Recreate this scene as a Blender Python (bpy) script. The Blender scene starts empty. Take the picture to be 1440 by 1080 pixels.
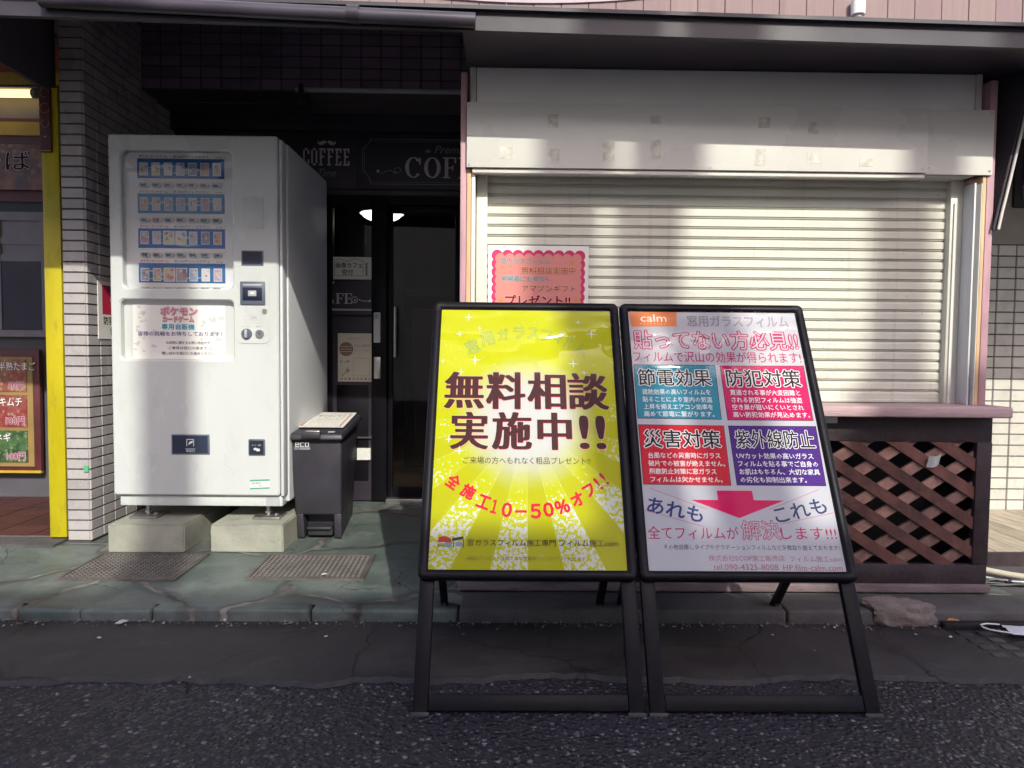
import bpy, bmesh, math, random
from mathutils import Vector, Matrix
random.seed(7)
R = math.radians
S = bpy.context.scene
COL = S.collection

# ------------------------------------------------------------------ camera
YAW, PITCH, ROLL = .0125, -.048, .0095
F = Vector((math.sin(YAW)*math.cos(PITCH), math.cos(YAW)*math.cos(PITCH), math.sin(PITCH)))
R0 = Vector((math.cos(YAW), -math.sin(YAW), 0)); U0 = R0.cross(F)
RX = R0*math.cos(ROLL)+U0*math.sin(ROLL); UP = U0*math.cos(ROLL)-R0*math.sin(ROLL)
cd = bpy.data.cameras.new('camera'); cam = bpy.data.objects.new('camera', cd); COL.objects.link(cam)
m3 = Matrix((RX, UP, -F)).transposed()
cam.matrix_world = Matrix.Translation((0, 0, 1.0)) @ m3.to_4x4()
cd.sensor_width = 36; cd.lens = 25.0; cd.clip_start = .05; cd.clip_end = 500
S.camera = cam
S.cycles.diffuse_bounces = 8; S.cycles.max_bounces = 16

# ------------------------------------------------------------------ light
SUNV = Vector((.30, -1, .70)).normalized()
ELEV = math.asin(SUNV.z); AZ = math.atan2(SUNV.x, SUNV.y)
W = bpy.data.worlds.new('World'); S.world = W; W.use_nodes = True
wn = W.node_tree; bg = wn.nodes['Background']
sky = wn.nodes.new('ShaderNodeTexSky'); sky.sky_type = 'NISHITA'; sky.sun_disc = False
sky.sun_elevation = ELEV; sky.sun_rotation = AZ; sky.air_density = 1.0; sky.dust_density = 2.5
tint = wn.nodes.new('ShaderNodeVectorMath'); tint.operation = 'MULTIPLY'; tint.inputs[1].default_value = (1.02, .955, 1.0); wn.links.new(sky.outputs[0], tint.inputs[0]); wn.links.new(tint.outputs[0], bg.inputs[0]); bg.inputs[1].default_value = .15
sl = bpy.data.lights.new('sun', 'SUN'); sun = bpy.data.objects.new('sun', sl); COL.objects.link(sun)
sl.energy = 2.0; sl.angle = R(.6); sl.color = (.985, .985, .87)
sun.rotation_euler = SUNV.to_track_quat('Z', 'Y').to_euler()
S.view_settings.view_transform = 'Standard'; S.view_settings.look = 'None'
S.view_settings.exposure = 1.0; S.view_settings.gamma = 1

# ------------------------------------------------------------------ materials
class NT:
    def __init__(s, m): s.t = m.node_tree; s.n = s.t.nodes
    def new(s, k, **kw):
        x = s.n.new('ShaderNode'+k)
        for a, b in kw.items(): setattr(x, a, b)
        return x
    def put(s, sock, v):
        if isinstance(v, bpy.types.NodeSocket): s.t.links.new(v, sock)
        else:
            if hasattr(sock.default_value, '__len__') and not hasattr(v, '__len__'): v = (v,)*len(sock.default_value)
            if hasattr(sock.default_value, '__len__') and len(sock.default_value) == 4 and len(v) == 3: v = (*v, 1)
            sock.default_value = v
    def math(s, op, a, b=0, c=None, clamp=False):
        x = s.new('Math', operation=op, use_clamp=clamp); s.put(x.inputs[0], a); s.put(x.inputs[1], b)
        if c is not None: s.put(x.inputs[2], c)
        return x.outputs[0]
    def mix(s, f, a, b):
        x = s.new('Mix', data_type='RGBA'); s.put(x.inputs[0], f); s.put(x.inputs[6], a); s.put(x.inputs[7], b); return x.outputs[2]
    def step(s, v, lo, hi, a=0., b=1.):
        x = s.new('MapRange', interpolation_type='SMOOTHSTEP'); s.put(x.inputs[0], v)
        for i, q in enumerate((lo, hi, a, b)): s.put(x.inputs[i+1], q)
        return x.outputs[0]
    def co(s, scale=(1, 1, 1), kind='Object', off=(0, 0, 0)):
        c = s.new('TexCoord'); mp = s.new('Mapping'); s.put(mp.inputs['Scale'], scale); s.put(mp.inputs['Location'], off)
        s.t.links.new(c.outputs[kind], mp.inputs[0]); return mp.outputs[0]
    def noise(s, co, sc, det=4, rough=.55, out=0):
        x = s.new('TexNoise'); s.put(x.inputs['Vector'], co); s.put(x.inputs['Scale'], sc); s.put(x.inputs['Detail'], det); s.put(x.inputs['Roughness'], rough); return x.outputs[out]
    def vor(s, co, sc, feature='F1', out='Distance', rnd=1.):
        x = s.new('TexVoronoi', feature=feature); s.put(x.inputs['Vector'], co); s.put(x.inputs['Scale'], sc); s.put(x.inputs['Randomness'], rnd); return x.outputs[out]
    def bump(s, h, st=.3, dist=.01):
        x = s.new('Bump'); s.put(x.inputs['Height'], h); s.put(x.inputs['Strength'], st); s.put(x.inputs['Distance'], dist); return x.outputs[0]

def newmat(name):
    m = bpy.data.materials.new(name); m.use_nodes = True
    return m, NT(m), m.node_tree.nodes['Principled BSDF']

def mat(name, c, rough=.5, var=.12, sc=6., bump=0., bsc=60., metal=0., spec=.5, stretch=(1, 1, 1), dirt=None, dsc=3., coat=0., island=0.):
    """plain material with uneven colour, roughness and optional bump and dirt patches"""
    m, n, p = newmat(name)
    co = n.co(stretch); nz = n.noise(co, sc, 5)
    f = n.step(nz, .3, .7, 1-var, 1+var)
    if island:
        g = n.new('NewGeometry'); f = n.math('MULTIPLY', f, n.step(g.outputs['Random Per Island'], 0, 1, 1-island, 1+island))
    v = n.new('VectorMath', operation='SCALE'); v.inputs[0].default_value = c[:3]; n.put(v.inputs['Scale'], f)
    col = v.outputs[0]
    if dirt: col = n.mix(n.step(n.noise(co, dsc, 8, .7), .52, .72, 0, dirt[3]), col, dirt[:3])
    n.put(p.inputs['Base Color'], col)
    n.put(p.inputs['Roughness'], n.step(nz, .2, .8, max(0, rough-.08), min(1, rough+.08)))
    p.inputs['Metallic'].default_value = metal; p.inputs['Specular IOR Level'].default_value = spec
    p.inputs['Coat Weight'].default_value = coat; p.inputs['Coat Roughness'].default_value = .08
    if bump: n.put(p.inputs['Normal'], n.bump(n.noise(co, bsc, 6), bump, .01))
    return m

def emit(name, c, st):
    m, n, p = newmat(name); p.inputs['Base Color'].default_value = (.8, .8, .8, 1)
    p.inputs['Emission Color'].default_value = (*c, 1); p.inputs['Emission Strength'].default_value = st; return m

def clear(name, wave=0., wsc=6., rough=.04, tint=(1, 1, 1), ior=1.5, boost=1., top=None, low=1.):
    """thin clear sheet: lets the print show and mirrors the sky"""
    m, n, p = newmat(name); n.n.remove(p); out = n.n['Material Output']
    tr = n.new('BsdfTransparent'); n.put(tr.inputs[0], tint)
    gl = n.new('BsdfGlossy'); gl.inputs['Roughness'].default_value = rough
    fr = n.new('Fresnel'); fr.inputs[0].default_value = ior
    if wave:
        co = n.co((1, 1, 1), 'Object')
        w1 = n.noise(co, wsc, 1.5, .4); w2 = n.noise(n.co((1, 2.2, 2.2)), wsc*1.7, 1, .4)
        h = n.math('ADD', w1, n.math('MULTIPLY', w2, .5))
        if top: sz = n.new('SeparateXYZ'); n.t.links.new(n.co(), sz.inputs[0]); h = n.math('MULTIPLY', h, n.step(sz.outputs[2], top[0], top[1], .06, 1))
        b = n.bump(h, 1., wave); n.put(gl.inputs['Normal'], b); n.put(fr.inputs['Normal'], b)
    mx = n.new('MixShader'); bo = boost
    if top: bo = n.step(sz.outputs[2], top[0]-.15, top[1], low, boost)  # mirror strength ramped by height, dimming sky glare low on the sheet
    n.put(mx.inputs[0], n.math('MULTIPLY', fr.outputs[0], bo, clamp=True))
    n.t.links.new(tr.outputs[0], mx.inputs[1]); n.t.links.new(gl.outputs[0], mx.inputs[2]); n.t.links.new(mx.outputs[0], out.inputs[0])
    return m

def ink(c, rough=.6):
    key = ('ink',)+tuple(c)
    if key not in INK:
        m, n, p = newmat('ink'); n.put(p.inputs['Base Color'], c); p.inputs['Roughness'].default_value = rough; p.inputs['Specular IOR Level'].default_value = .08; INK[key] = m
    return INK[key]
INK = {}

# ------------------------------------------------------------------ mesh builder
class MB:
    def __init__(s): s.v = []; s.f = []; s.m = []; s.mats = []; s.uv = {}
    def mi(s, m):
        if m not in s.mats: s.mats.append(m)
        return s.mats.index(m)
    def add(s, vs, fs, m):
        o = len(s.v); s.v += [tuple(v) for v in vs]; k = s.mi(m)
        for f in fs: s.f.append([o+i for i in f]); s.m.append(k)
    def poly(s, pts, m, uv=None):
        s.add(pts, [list(range(len(pts)))], m)
        if uv: s.uv[len(s.f)-1] = uv
    def bm(s, b, m):
        b.verts.index_update(); s.add([v.co for v in b.verts], [[v.index for v in f.verts] for f in b.faces], m); b.free()
    def box(s, x0, x1, y0, y1, z0, z1, m, bev=0., seg=2, M=None):
        vs = [(x, y, z) for z in (z0, z1) for y in (y0, y1) for x in (x0, x1)]
        fs = [(0, 2, 3, 1), (4, 5, 7, 6), (0, 1, 5, 4), (2, 6, 7, 3), (0, 4, 6, 2), (1, 3, 7, 5)]
        s.hexa(vs, m, bev, seg, M, fs)
    def hexa(s, vs, m, bev=0., seg=2, M=None, fs=None):
        """eight corners: z0(y0x0,y0x1,y1x0,y1x1), z1(...)"""
        fs = fs or [(0, 2, 3, 1), (4, 5, 7, 6), (0, 1, 5, 4), (2, 6, 7, 3), (0, 4, 6, 2), (1, 3, 7, 5)]
        if M is not None: vs = [M @ Vector(v) for v in vs]
        if not bev: s.add(vs, fs, m); return
        b = bmesh.new(); q = [b.verts.new(v) for v in vs]
        for f in fs: b.faces.new([q[i] for i in f])
        bmesh.ops.bevel(b, geom=b.edges[:], offset=bev, segments=seg, affect='EDGES', profile=.5)
        s.bm(b, m)
    def prism(s, pts, d, m):
        """planar outline (3D points) pushed along vector d"""
        d = Vector(d); n = len(pts); a = [Vector(p) for p in pts]; b = [p+d for p in a]
        s.add(a+b, [list(range(n))[::-1], list(range(n, 2*n))]+[[i, (i+1) % n, n+(i+1) % n, n+i] for i in range(n)], m)
    def cyl(s, p0, p1, r, m, n=20, r1=None):
        p0, p1 = Vector(p0), Vector(p1); r1 = r if r1 is None else r1
        q = (p1-p0).normalized().to_track_quat('Z', 'Y'); vs = []
        for p, rr in ((p0, r), (p1, r1)):
            vs += [p+q @ Vector((rr*math.cos(2*math.pi*i/n), rr*math.sin(2*math.pi*i/n), 0)) for i in range(n)]
        s.add(vs, [list(range(n))[::-1], list(range(n, 2*n))]+[[i, (i+1) % n, n+(i+1) % n, n+i] for i in range(n)], m)
    def tube(s, pts, r, m, n=8):
        pts = [Vector(p) for p in pts]; vs = []; fs = []
        for k, p in enumerate(pts):
            t = (pts[min(k+1, len(pts)-1)]-pts[max(k-1, 0)]).normalized(); q = t.to_track_quat('Z', 'Y')
            vs += [p+q @ Vector((r*math.cos(2*math.pi*i/n), r*math.sin(2*math.pi*i/n), 0)) for i in range(n)]
        for k in range(len(pts)-1):
            fs += [[k*n+i, k*n+(i+1) % n, (k+1)*n+(i+1) % n, (k+1)*n+i] for i in range(n)]
        fs += [list(range(n))[::-1], [(len(pts)-1)*n+i for i in range(n)]]
        s.add(vs, fs, m)
    def ball(s, c, r, m, sx=1, sy=1, sz=1, sub=2):
        b = bmesh.new(); bmesh.ops.create_icosphere(b, subdivisions=sub, radius=r)
        for v in b.verts: v.co = Vector((v.co.x*sx, v.co.y*sy, v.co.z*sz))+Vector(c)
        s.bm(b, m)
    def build(s, name, parent=None, smooth=True, kind=None):
        root = parent
        while root is not None and root.parent is not None: root = root.parent
        o = Vector(root.location) if root is not None else None
        me = bpy.data.meshes.new(name)
        me.from_pydata([Vector(v)-o for v in s.v] if o is not None else s.v, [], s.f)
        for m in s.mats: me.materials.append(m)
        me.polygons.foreach_set('material_index', s.m)
        if s.uv:
            L = me.uv_layers.new(name='UVMap')
            for fi, u in s.uv.items():
                for li, q in zip(me.polygons[fi].loop_indices, u): L.data[li].uv = q
        me.update()
        if smooth:
            me.polygons.foreach_set('use_smooth', [True]*len(me.polygons)); me.set_sharp_from_angle(angle=R(38))
        ob = bpy.data.objects.new(name, me); COL.objects.link(ob)
        if parent is not None: ob.parent = parent
        if kind: ob['kind'] = kind
        return ob

def tag(o, label, cat, group=None):
    o['label'] = label; o['category'] = cat
    if group: o['group'] = group
    return o
def thing(name, label, cat, loc=(0, 0, 0), group=None):
    o = bpy.data.objects.new(name, None); COL.objects.link(o); o.location = loc; o.empty_display_size = .1
    return tag(o, label, cat, group)
def dup(root, loc, label=None):
    r = root.copy(); COL.objects.link(r); r.location = loc
    if label: r['label'] = label
    for ch in list(root.children):
        c = ch.copy(); COL.objects.link(c); c.parent = r
        for g in list(ch.children):
            d = g.copy(); COL.objects.link(d); d.parent = c
    return r

# ------------------------------------------------------------------ lettering
TXT = {}
def glyphs(t, off=0., res=2):
    k = (t, off, res)
    if k in TXT: return TXT[k]
    c = bpy.data.curves.new('lettering', 'FONT'); c.body = t; c.size = 1; c.resolution_u = res; c.offset = off
    o = bpy.data.objects.new('lettering', c); COL.objects.link(o)
    dg = bpy.context.evaluated_depsgraph_get(); dg.update()
    me = bpy.data.meshes.new_from_object(o.evaluated_get(dg))
    vs = [(v.co.x, v.co.y) for v in me.vertices]; fs = [list(p.vertices) for p in me.polygons]
    bpy.data.objects.remove(o); bpy.data.curves.remove(c); bpy.data.meshes.remove(me)
    TXT[k] = (vs, fs); return TXT[k]

class Sheet:
    """a flat printed surface: local u to the right, v upward, d out of the surface"""
    def __init__(s, mb, O, eu, ev, quad=None, wh=None):
        s.mb = mb; s.O = Vector(O); s.eu = Vector(eu).normalized(); s.ev = Vector(ev).normalized(); s.n = s.eu.cross(s.ev)
        s.lay = 0.
        if quad: s.homog(quad, wh)
    def P(s, u, v, d): return s.O+s.eu*u+s.ev*v+s.n*d
    def homog(s, q, wh):
        # printed layout as measured on the photograph, straightened to the flat sheet (TL, TR, BR, BL)
        dst = [(0, wh[1]), (wh[0], wh[1]), (wh[0], 0), (0, 0)]; A = []; B = []
        for (x, y), (u, v) in zip(q, dst):
            A.append([x, y, 1, 0, 0, 0, -u*x, -u*y]); B.append(u); A.append([0, 0, 0, x, y, 1, -v*x, -v*y]); B.append(v)
        n = 8; M = [a+[b] for a, b in zip(A, B)]
        for i in range(n):
            k = max(range(i, n), key=lambda r: abs(M[r][i])); M[i], M[k] = M[k], M[i]
            for r in range(n):
                if r != i:
                    f = M[r][i]/M[i][i]; M[r] = [a-f*b for a, b in zip(M[r], M[i])]
        s.H = [M[i][n]/M[i][i] for i in range(n)]
    def uv(s, x, y):
        h = s.H; w = h[6]*x+h[7]*y+1; return ((h[0]*x+h[1]*y+h[2])/w, (h[3]*x+h[4]*y+h[5])/w)
    def rect(s, u0, v0, u1, v1, m, d, uv=False):
        s.mb.poly([s.P(u0, v0, d), s.P(u1, v0, d), s.P(u1, v1, d), s.P(u0, v1, d)], m, [(0, 0), (1, 0), (1, 1), (0, 1)] if uv else None)
    def shape(s, pts, m, d): s.mb.poly([s.P(u, v, d) for u, v in pts], m)
    def star(s, u, v, r, m, d, k=.16, n=4, rot=0):
        s.shape([(u+(r if i % 2 == 0 else r*k)*math.cos(rot+math.pi*i/n), v+(r if i % 2 == 0 else r*k)*math.sin(rot+math.pi*i/n)) for i in range(2*n)], m, d)
    def disc(s, u, v, r, m, d, n=24, ry=None): s.shape([(u+r*math.cos(2*math.pi*i/n), v+(ry or r)*math.sin(2*math.pi*i/n)) for i in range(n)], m, d)
    def line(s, a, b, w, m, d):
        a, b = Vector(a), Vector(b); t = (b-a).normalized(); p = Vector((-t.y, t.x))*w/2
        s.shape([a-p, b-p, b+p, a+p], m, d)
    def text(s, t, u0, v0, u1, v1, m, d, off=0., rot=0., res=2, shear=0., dx=0., dy=0.):
        """fit the words to the box u0..u1, v0..v1 and turn them by rot about its middle"""
        vs, fs = glyphs(t, off if not hasattr(off, '__len__') and off < 0 else 0., res); bv, _ = glyphs(t, 0., res)
        if not bv: return
        xs = [p[0] for p in bv]; ys = [p[1] for p in bv]; x0, x1, y0, y1 = min(xs), max(xs), min(ys), max(ys)
        sx = (u1-u0)/max(x1-x0, .01); sy = (v1-v0)/max(y1-y0, .01); cu, cv = (u0+u1)/2, (v0+v1)/2; c, q = math.cos(rot), math.sin(rot)
        ox, oy = off if hasattr(off, '__len__') else (off, off); shifts = [(0, 0)]; em = min(sx, sy)
        if ox > .004 or oy > .004:
            k = 6 if max(ox, oy) < .025 else 12
            shifts += [(ox*math.cos(2*math.pi*i/k), oy*math.sin(2*math.pi*i/k)) for i in range(k)]
            if max(ox, oy) > .05: shifts += [(.5*ox*math.cos(2*math.pi*i/8), .5*oy*math.sin(2*math.pi*i/8)) for i in range(8)]
        for j, (hx, hy) in enumerate(shifts):
            out = []
            for x, y in vs:
                a = (x-(x0+x1)/2)*sx+hx*em; b = (y-(y0+y1)/2)*sy+hy*em; a += shear*b
                out.append(s.P(cu+a*c-b*q+dx, cv+a*q+b*c+dy, d+j*4e-6))
            s.mb.add(out, fs, m)
    # the same with boxes read off the photograph
    def pxbox(s, x0, y0, x1, y1):
        a, b, c, e = s.uv(x0, y0), s.uv(x1, y0), s.uv(x1, y1), s.uv(x0, y1)
        return ((a[0]+e[0])/2, (e[1]+c[1])/2, (b[0]+c[0])/2, (a[1]+b[1])/2)
    def ptext(s, t, x0, y0, x1, y1, m, d, **k): s.text(t, *s.pxbox(x0, y0, x1, y1), m, d, **k)
    def pshape(s, pts, m, d): s.shape([s.uv(*p) for p in pts], m, d)

# ================================================================== materials of the place
def asphalt():
    m, n, p = newmat('asphalt'); co = n.co((1, 1, 1))
    wob = n.new('VectorMath', operation='ADD'); nz = n.noise(co, 30, 2, .5, 1); sc = n.new('VectorMath', operation='SCALE'); n.put(sc.inputs[0], nz); sc.inputs['Scale'].default_value = .012
    n.put(wob.inputs[0], co); n.put(wob.inputs[1], sc.outputs[0]); wc = wob.outputs[0]
    cell = n.new('TexVoronoi'); n.put(cell.inputs['Vector'], wc); n.put(cell.inputs['Scale'], 62.)
    sep = n.new('SeparateColor'); n.t.links.new(cell.outputs['Color'], sep.inputs[0])
    dist = cell.outputs['Distance']
    pale = n.step(sep.outputs[0], .80, .97); core = n.step(dist, .30, .55, 1, 0)
    cell2 = n.new('TexVoronoi'); n.put(cell2.inputs['Vector'], wc); n.put(cell2.inputs['Scale'], 130.)
    sep2 = n.new('SeparateColor'); n.t.links.new(cell2.outputs['Color'], sep2.inputs[0])
    pale2 = n.math('MULTIPLY', n.step(sep2.outputs[0], .88, .98), n.step(cell2.outputs['Distance'], .3, .5, 1, 0))
    base = n.mix(n.noise(co, 3., 6, .6), (.010, .008, .0125), (.024, .020, .027))
    c1 = n.mix(n.math('MULTIPLY', n.math('MULTIPLY', pale, core), n.step(sep.outputs[1], 0, 1, .25, 1)), base, (.20, .185, .20))
    c2 = n.mix(n.math('MULTIPLY', pale2, .8), c1, (.20, .19, .195))
    n.put(p.inputs['Base Color'], c2)
    n.put(p.inputs['Roughness'], n.step(sep.outputs[2], 0, 1, .42, .85))
    wob2 = n.new('VectorMath', operation='ADD'); sc2 = n.new('VectorMath', operation='SCALE'); n.put(sc2.inputs[0], n.noise(co, 4, 4, .6, 1)); sc2.inputs['Scale'].default_value = .25; n.put(wob2.inputs[0], co); n.put(wob2.inputs[1], sc2.outputs[0])
    crack = n.math('MULTIPLY', n.step(n.vor(wob2.outputs[0], .9, 'DISTANCE_TO_EDGE'), .002, .007, 1, 0), n.step(n.noise(co, 1.1, 3), .48, .58))
    c2 = n.mix(crack, c2, (.004, .004, .005)); c2 = n.mix(n.step(n.noise(n.co((1, 1.6, 1)), 1.3, 5, .65), .55, .70, 0, .6), c2, (.010, .009, .011)); n.put(p.inputs['Base Color'], c2)
    h = n.math('ADD', n.step(dist, 0, .6, 1, 0), n.math('MULTIPLY', n.noise(co, 40, 4), .8)); h = n.math('SUBTRACT', h, n.math('MULTIPLY', crack, 2.))
    n.put(p.inputs['Normal'], n.bump(h, .75, .008)); return m
M_ASPH = asphalt()
def patchmat():
    m, n, p = newmat('worn mortar'); co = n.co((1, 1, 1))
    a = n.noise(co, 2.2, 6, .65); b = n.noise(co, 160, 3, .6)
    c = n.mix(n.step(a, .35, .65), (.021, .018, .020), (.046, .040, .040)); c = n.mix(n.step(b, .62, .75, 0, .5), c, (.11, .095, .095))
    c = n.mix(n.step(n.noise(n.co((.6, 3, 1)), 2.5, 5), .58, .72, 0, .6), c, (.016, .014, .018))
    wob2 = n.new('VectorMath', operation='ADD'); sc2 = n.new('VectorMath', operation='SCALE'); n.put(sc2.inputs[0], n.noise(co, 5, 4, .6, 1)); sc2.inputs['Scale'].default_value = .12; n.put(wob2.inputs[0], n.co((1, .8, 1), off=(.4, .2, 0))); n.put(wob2.inputs[1], sc2.outputs[0])
    c = n.mix(n.step(n.vor(wob2.outputs[0], 1.3, 'DISTANCE_TO_EDGE'), .002, .006, .9, 0), c, (.006, .005, .006)); c = n.mix(n.step(n.noise(co, 7, 6, .7), .58, .68, 0, .45), c, (.07, .058, .055))
    n.put(p.inputs['Base Color'], c); n.put(p.inputs['Roughness'], n.step(a, .3, .7, .55, .85))
    n.put(p.inputs['Normal'], n.bump(n.math('ADD', b, n.noise(co, 18, 5)), .35, .006)); return m
M_PATCH = patchmat()
def slate():
    m, n, p = newmat('green slate paving'); co = n.co((1, .95, 1), off=(.31, .12, 0))
    wb = n.noise(co, 3.5, 3, .6, 1); sc = n.new('VectorMath', operation='SCALE'); n.put(sc.inputs[0], wb); sc.inputs['Scale'].default_value = .16
    ad = n.new('VectorMath', operation='ADD'); n.put(ad.inputs[0], co); n.put(ad.inputs[1], sc.outputs[0]); w = ad.outputs[0]
    e = n.vor(w, 1.75, 'DISTANCE_TO_EDGE'); cl = n.vor(w, 1.75, 'F1', 'Color'); sp = n.new('SeparateColor'); n.t.links.new(cl, sp.inputs[0])
    g1 = n.mix(sp.outputs[0], (.062, .082, .076), (.098, .128, .113)); g1 = n.mix(n.step(sp.outputs[1], .6, .9, 0, .5), g1, (.10, .105, .105))
    cloud = n.noise(co, 4.5, 7, .68); g2 = n.mix(n.step(cloud, .38, .68, 0, .8), g1, (.175, .195, .175)); g2 = n.mix(n.step(n.noise(co, 11, 6, .7), .55, .75, 0, .6), g2, (.045, .055, .055))
    g2 = n.mix(n.step(n.noise(co, 45, 4), .64, .74, 0, .5), g2, (.18, .18, .16))
    fine = n.noise(co, 130, 4, .7); g2 = n.mix(n.step(fine, .58, .72, 0, .55), g2, (.20, .20, .185)); g2 = n.mix(n.step(n.noise(co, 70, 5, .7), .60, .70, 0, .6), g2, (.03, .035, .036))
    ck = n.step(n.math('ADD', n.vor(w, 4.6, 'DISTANCE_TO_EDGE'), n.math('MULTIPLY', n.math('SUBTRACT', n.noise(co, 22, 4), .5), .012)), .002, .008, 1, 0); ck = n.math('MULTIPLY', ck, n.step(n.noise(co, 1.7, 2), .46, .54)); g2 = n.mix(n.math('MULTIPLY', ck, .85), g2, (.016, .015, .015))
    grime = n.step(e, .012, .085, .55, 0); g2 = n.mix(grime, g2, (.05, .055, .052))
    j = n.step(n.math('ADD', e, n.math('MULTIPLY', n.math('SUBTRACT', n.noise(co, 30, 4), .5), .016)), .009, .021, 1, 0)
    jm = n.mix(n.step(n.noise(co, 5, 4), .35, .65), (.035, .03, .03), (.25, .225, .195))
    n.put(p.inputs['Base Color'], n.mix(j, g2, jm)); n.put(p.inputs['Roughness'], n.step(cloud, .3, .7, .38, .68))
    h = n.math('ADD', n.math('MULTIPLY', n.noise(co, 8, 8, .7), .7), n.math('SUBTRACT', n.step(e, .01, .06, 0, .6), n.math('MULTIPLY', ck, .5))); n.put(p.inputs['Normal'], n.bump(h, .55, .012)); return m
M_SLATE = slate()
M_KERB = mat('kerb stone', (.050, .060, .056), .8, .3, 9, .5, 40, dirt=(.25, .19, .15, .5), dsc=5)
M_KCON = mat('old concrete', (.085, .078, .078), .85, .2, 7, .4, 60, dirt=(.05, .05, .05, .7), dsc=4)
M_CONC = mat('pale concrete block', (.33, .33, .27), .85, .12, 9, .35, 120, dirt=(.22, .21, .18, .55), dsc=11)
M_TILE = mat('pinkish grey glazed tile', (.42, .39, .385), .3, .05, 9, 0, island=.10, dirt=(.25, .22, .2, .35), dsc=6)
M_TILEC = mat('cream glazed tile', (.58, .56, .50), .3, .05, 9, 0, island=.06)
M_GROUT = mat('dark grout', (.075, .062, .068), .9, .2, 20)
M_GROUTL = mat('grey grout', (.12, .11, .12), .9, .2, 20)
M_RTILE = mat('red floor tile', (.075, .024, .022), .45, .2, 8, island=.15)
M_MORT = mat('floor mortar', (.16, .13, .12), .9, .2, 30)
M_PLAST = mat('beige plaster', (.36, .33, .30), .85, .12, 4, .2, 80)
M_DARKW = mat('black painted panel', (.028, .021, .032), .42, .2, 6, .05, 30)
M_DARKT = mat('dark brown tile', (.21, .16, .215), .5, .1, 9, island=.12)
M_SOFF = mat('dark painted soffit', (.085, .07, .09), .6, .15, 3, .1, 20)
M_GUT = mat('dark plastic gutter', (.05, .042, .058), .4, .15, 3)
M_ROOF = mat('dark painted sheet metal', (.030, .025, .035), .5, .2, 3, .08, 15)
def siding():
    m, n, p = newmat('faded pink cladding board'); co = n.co((9, 9, .5)); co2 = n.co((60, 60, 1.6))
    f = n.noise(co2, 1.2, 5, .65); g = n.new('NewGeometry').outputs['Random Per Island']
    c = n.mix(f, (.195, .13, .128), (.28, .215, .195)); c = n.mix(n.step(g, 0, 1, 0, .45), c, (.20, .13, .145)); c = n.mix(n.step(n.noise(co, 2, 6), .56, .75, 0, .5), c, (.16, .11, .12))
    n.put(p.inputs['Base Color'], c); p.inputs['Roughness'].default_value = .75; n.put(p.inputs['Normal'], n.bump(f, .3, .004)); return m
M_SIDE = siding()
M_WHITE = mat('white enamel', (.575, .595, .58), .28, .03, 3, 0, coat=.3, stretch=(1, 1, .45), dirt=(.40, .38, .34, .22), dsc=5)
M_WHITE2 = mat('white enamel side', (.62, .63, .65), .55, .03, 3)
def shutmat():
    m, n, p = newmat('cream shutter steel'); st = n.noise(n.co((26, 1, .9)), 1, 5, .6); sm = n.noise(n.co((2.5, 1, 4)), 1, 4); fine = n.noise(n.co((90, 1, 30)), 1, 3)
    c = n.mix(n.step(sm, .35, .7), (.62, .61, .53), (.56, .545, .47)); c = n.mix(n.step(st, .56, .74, 0, .38), c, (.36, .32, .25)); c = n.mix(n.step(fine, .69, .74, 0, .6), c, (.26, .20, .14))
    n.put(p.inputs['Base Color'], c); n.put(p.inputs['Roughness'], n.step(st, .3, .7, .32, .5)); n.put(p.inputs['Normal'], n.bump(n.noise(n.co((1.6, 1, 3)), 1.5, 3), .35, .03)); return m
M_SHUT = shutmat()
M_BOARD = mat('white coated sheet', (.68, .665, .61), .3, .03, 2.5, .04, 3, dirt=(.55, .52, .48, .10), dsc=2)
M_HDR = mat('lifted white box steel', (.82, .81, .77), .4, .04, 2.5)  # whitened beyond the fascia coat to offset its constant canopy shade
M_PINK = mat('pink paint', (.46, .27, .305), .55, .15, 6, .15, 40, stretch=(3, 3, .6), dirt=(.4, .3, .3, .4))
M_PINKT = mat('worn pink counter board', (.45, .31, .315), .55, .15, 5, .2, 30, stretch=(.5, 4, 4), dirt=(.35, .26, .25, .5), dsc=3)
M_WOOD = mat('raw pine', (.62, .40, .22), .6, .2, 5, .15, 40, stretch=(8, 8, .6))
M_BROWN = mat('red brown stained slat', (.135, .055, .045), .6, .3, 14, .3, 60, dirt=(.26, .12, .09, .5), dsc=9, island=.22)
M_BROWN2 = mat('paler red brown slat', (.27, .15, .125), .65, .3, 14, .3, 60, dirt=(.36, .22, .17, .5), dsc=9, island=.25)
M_BROWND = mat('dark brown stained frame', (.034, .02, .024), .6, .25, 10, .3, 50, dirt=(.10, .06, .055, .4), dsc=7)
M_PLINTH = mat('weathered plinth board', (.20, .145, .15), .8, .3, 6, .5, 40, stretch=(1, 6, 6), dirt=(.06, .045, .045, .8), dsc=6)
M_BLACK = mat('black anodised aluminium', (.007, .006, .009), .42, .1, 6, .03, 60, spec=.14, dirt=(.02, .018, .02, .5), dsc=9)
M_CAP = mat('black corner plastic', (.009, .008, .010), .5, .1, 20, spec=.2)
M_BLACKP = mat('black plastic', (.012, .012, .014), .5)
M_STEEL = mat('dull steel', (.45, .44, .42), .35, .1, 20, metal=.9)
M_IRON = mat('worn cast iron cover', (.13, .115, .105), .55, .2, 10, .3, 60, metal=.3, dirt=(.08, .065, .06, .6), dsc=6)
M_BIN = mat('charcoal plastic', (.034, .031, .041), .45, .08, 6, .06, 90)
M_BIND = mat('dark charcoal plastic', (.03, .03, .036), .45, .08, 6, .06, 90)
M_YEL = mat('yellow painted steel', (.50, .42, .008), .4, .08, 4, .12, 20, stretch=(2, 2, .5), dirt=(.22, .16, .03, .6), dsc=9)
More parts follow.
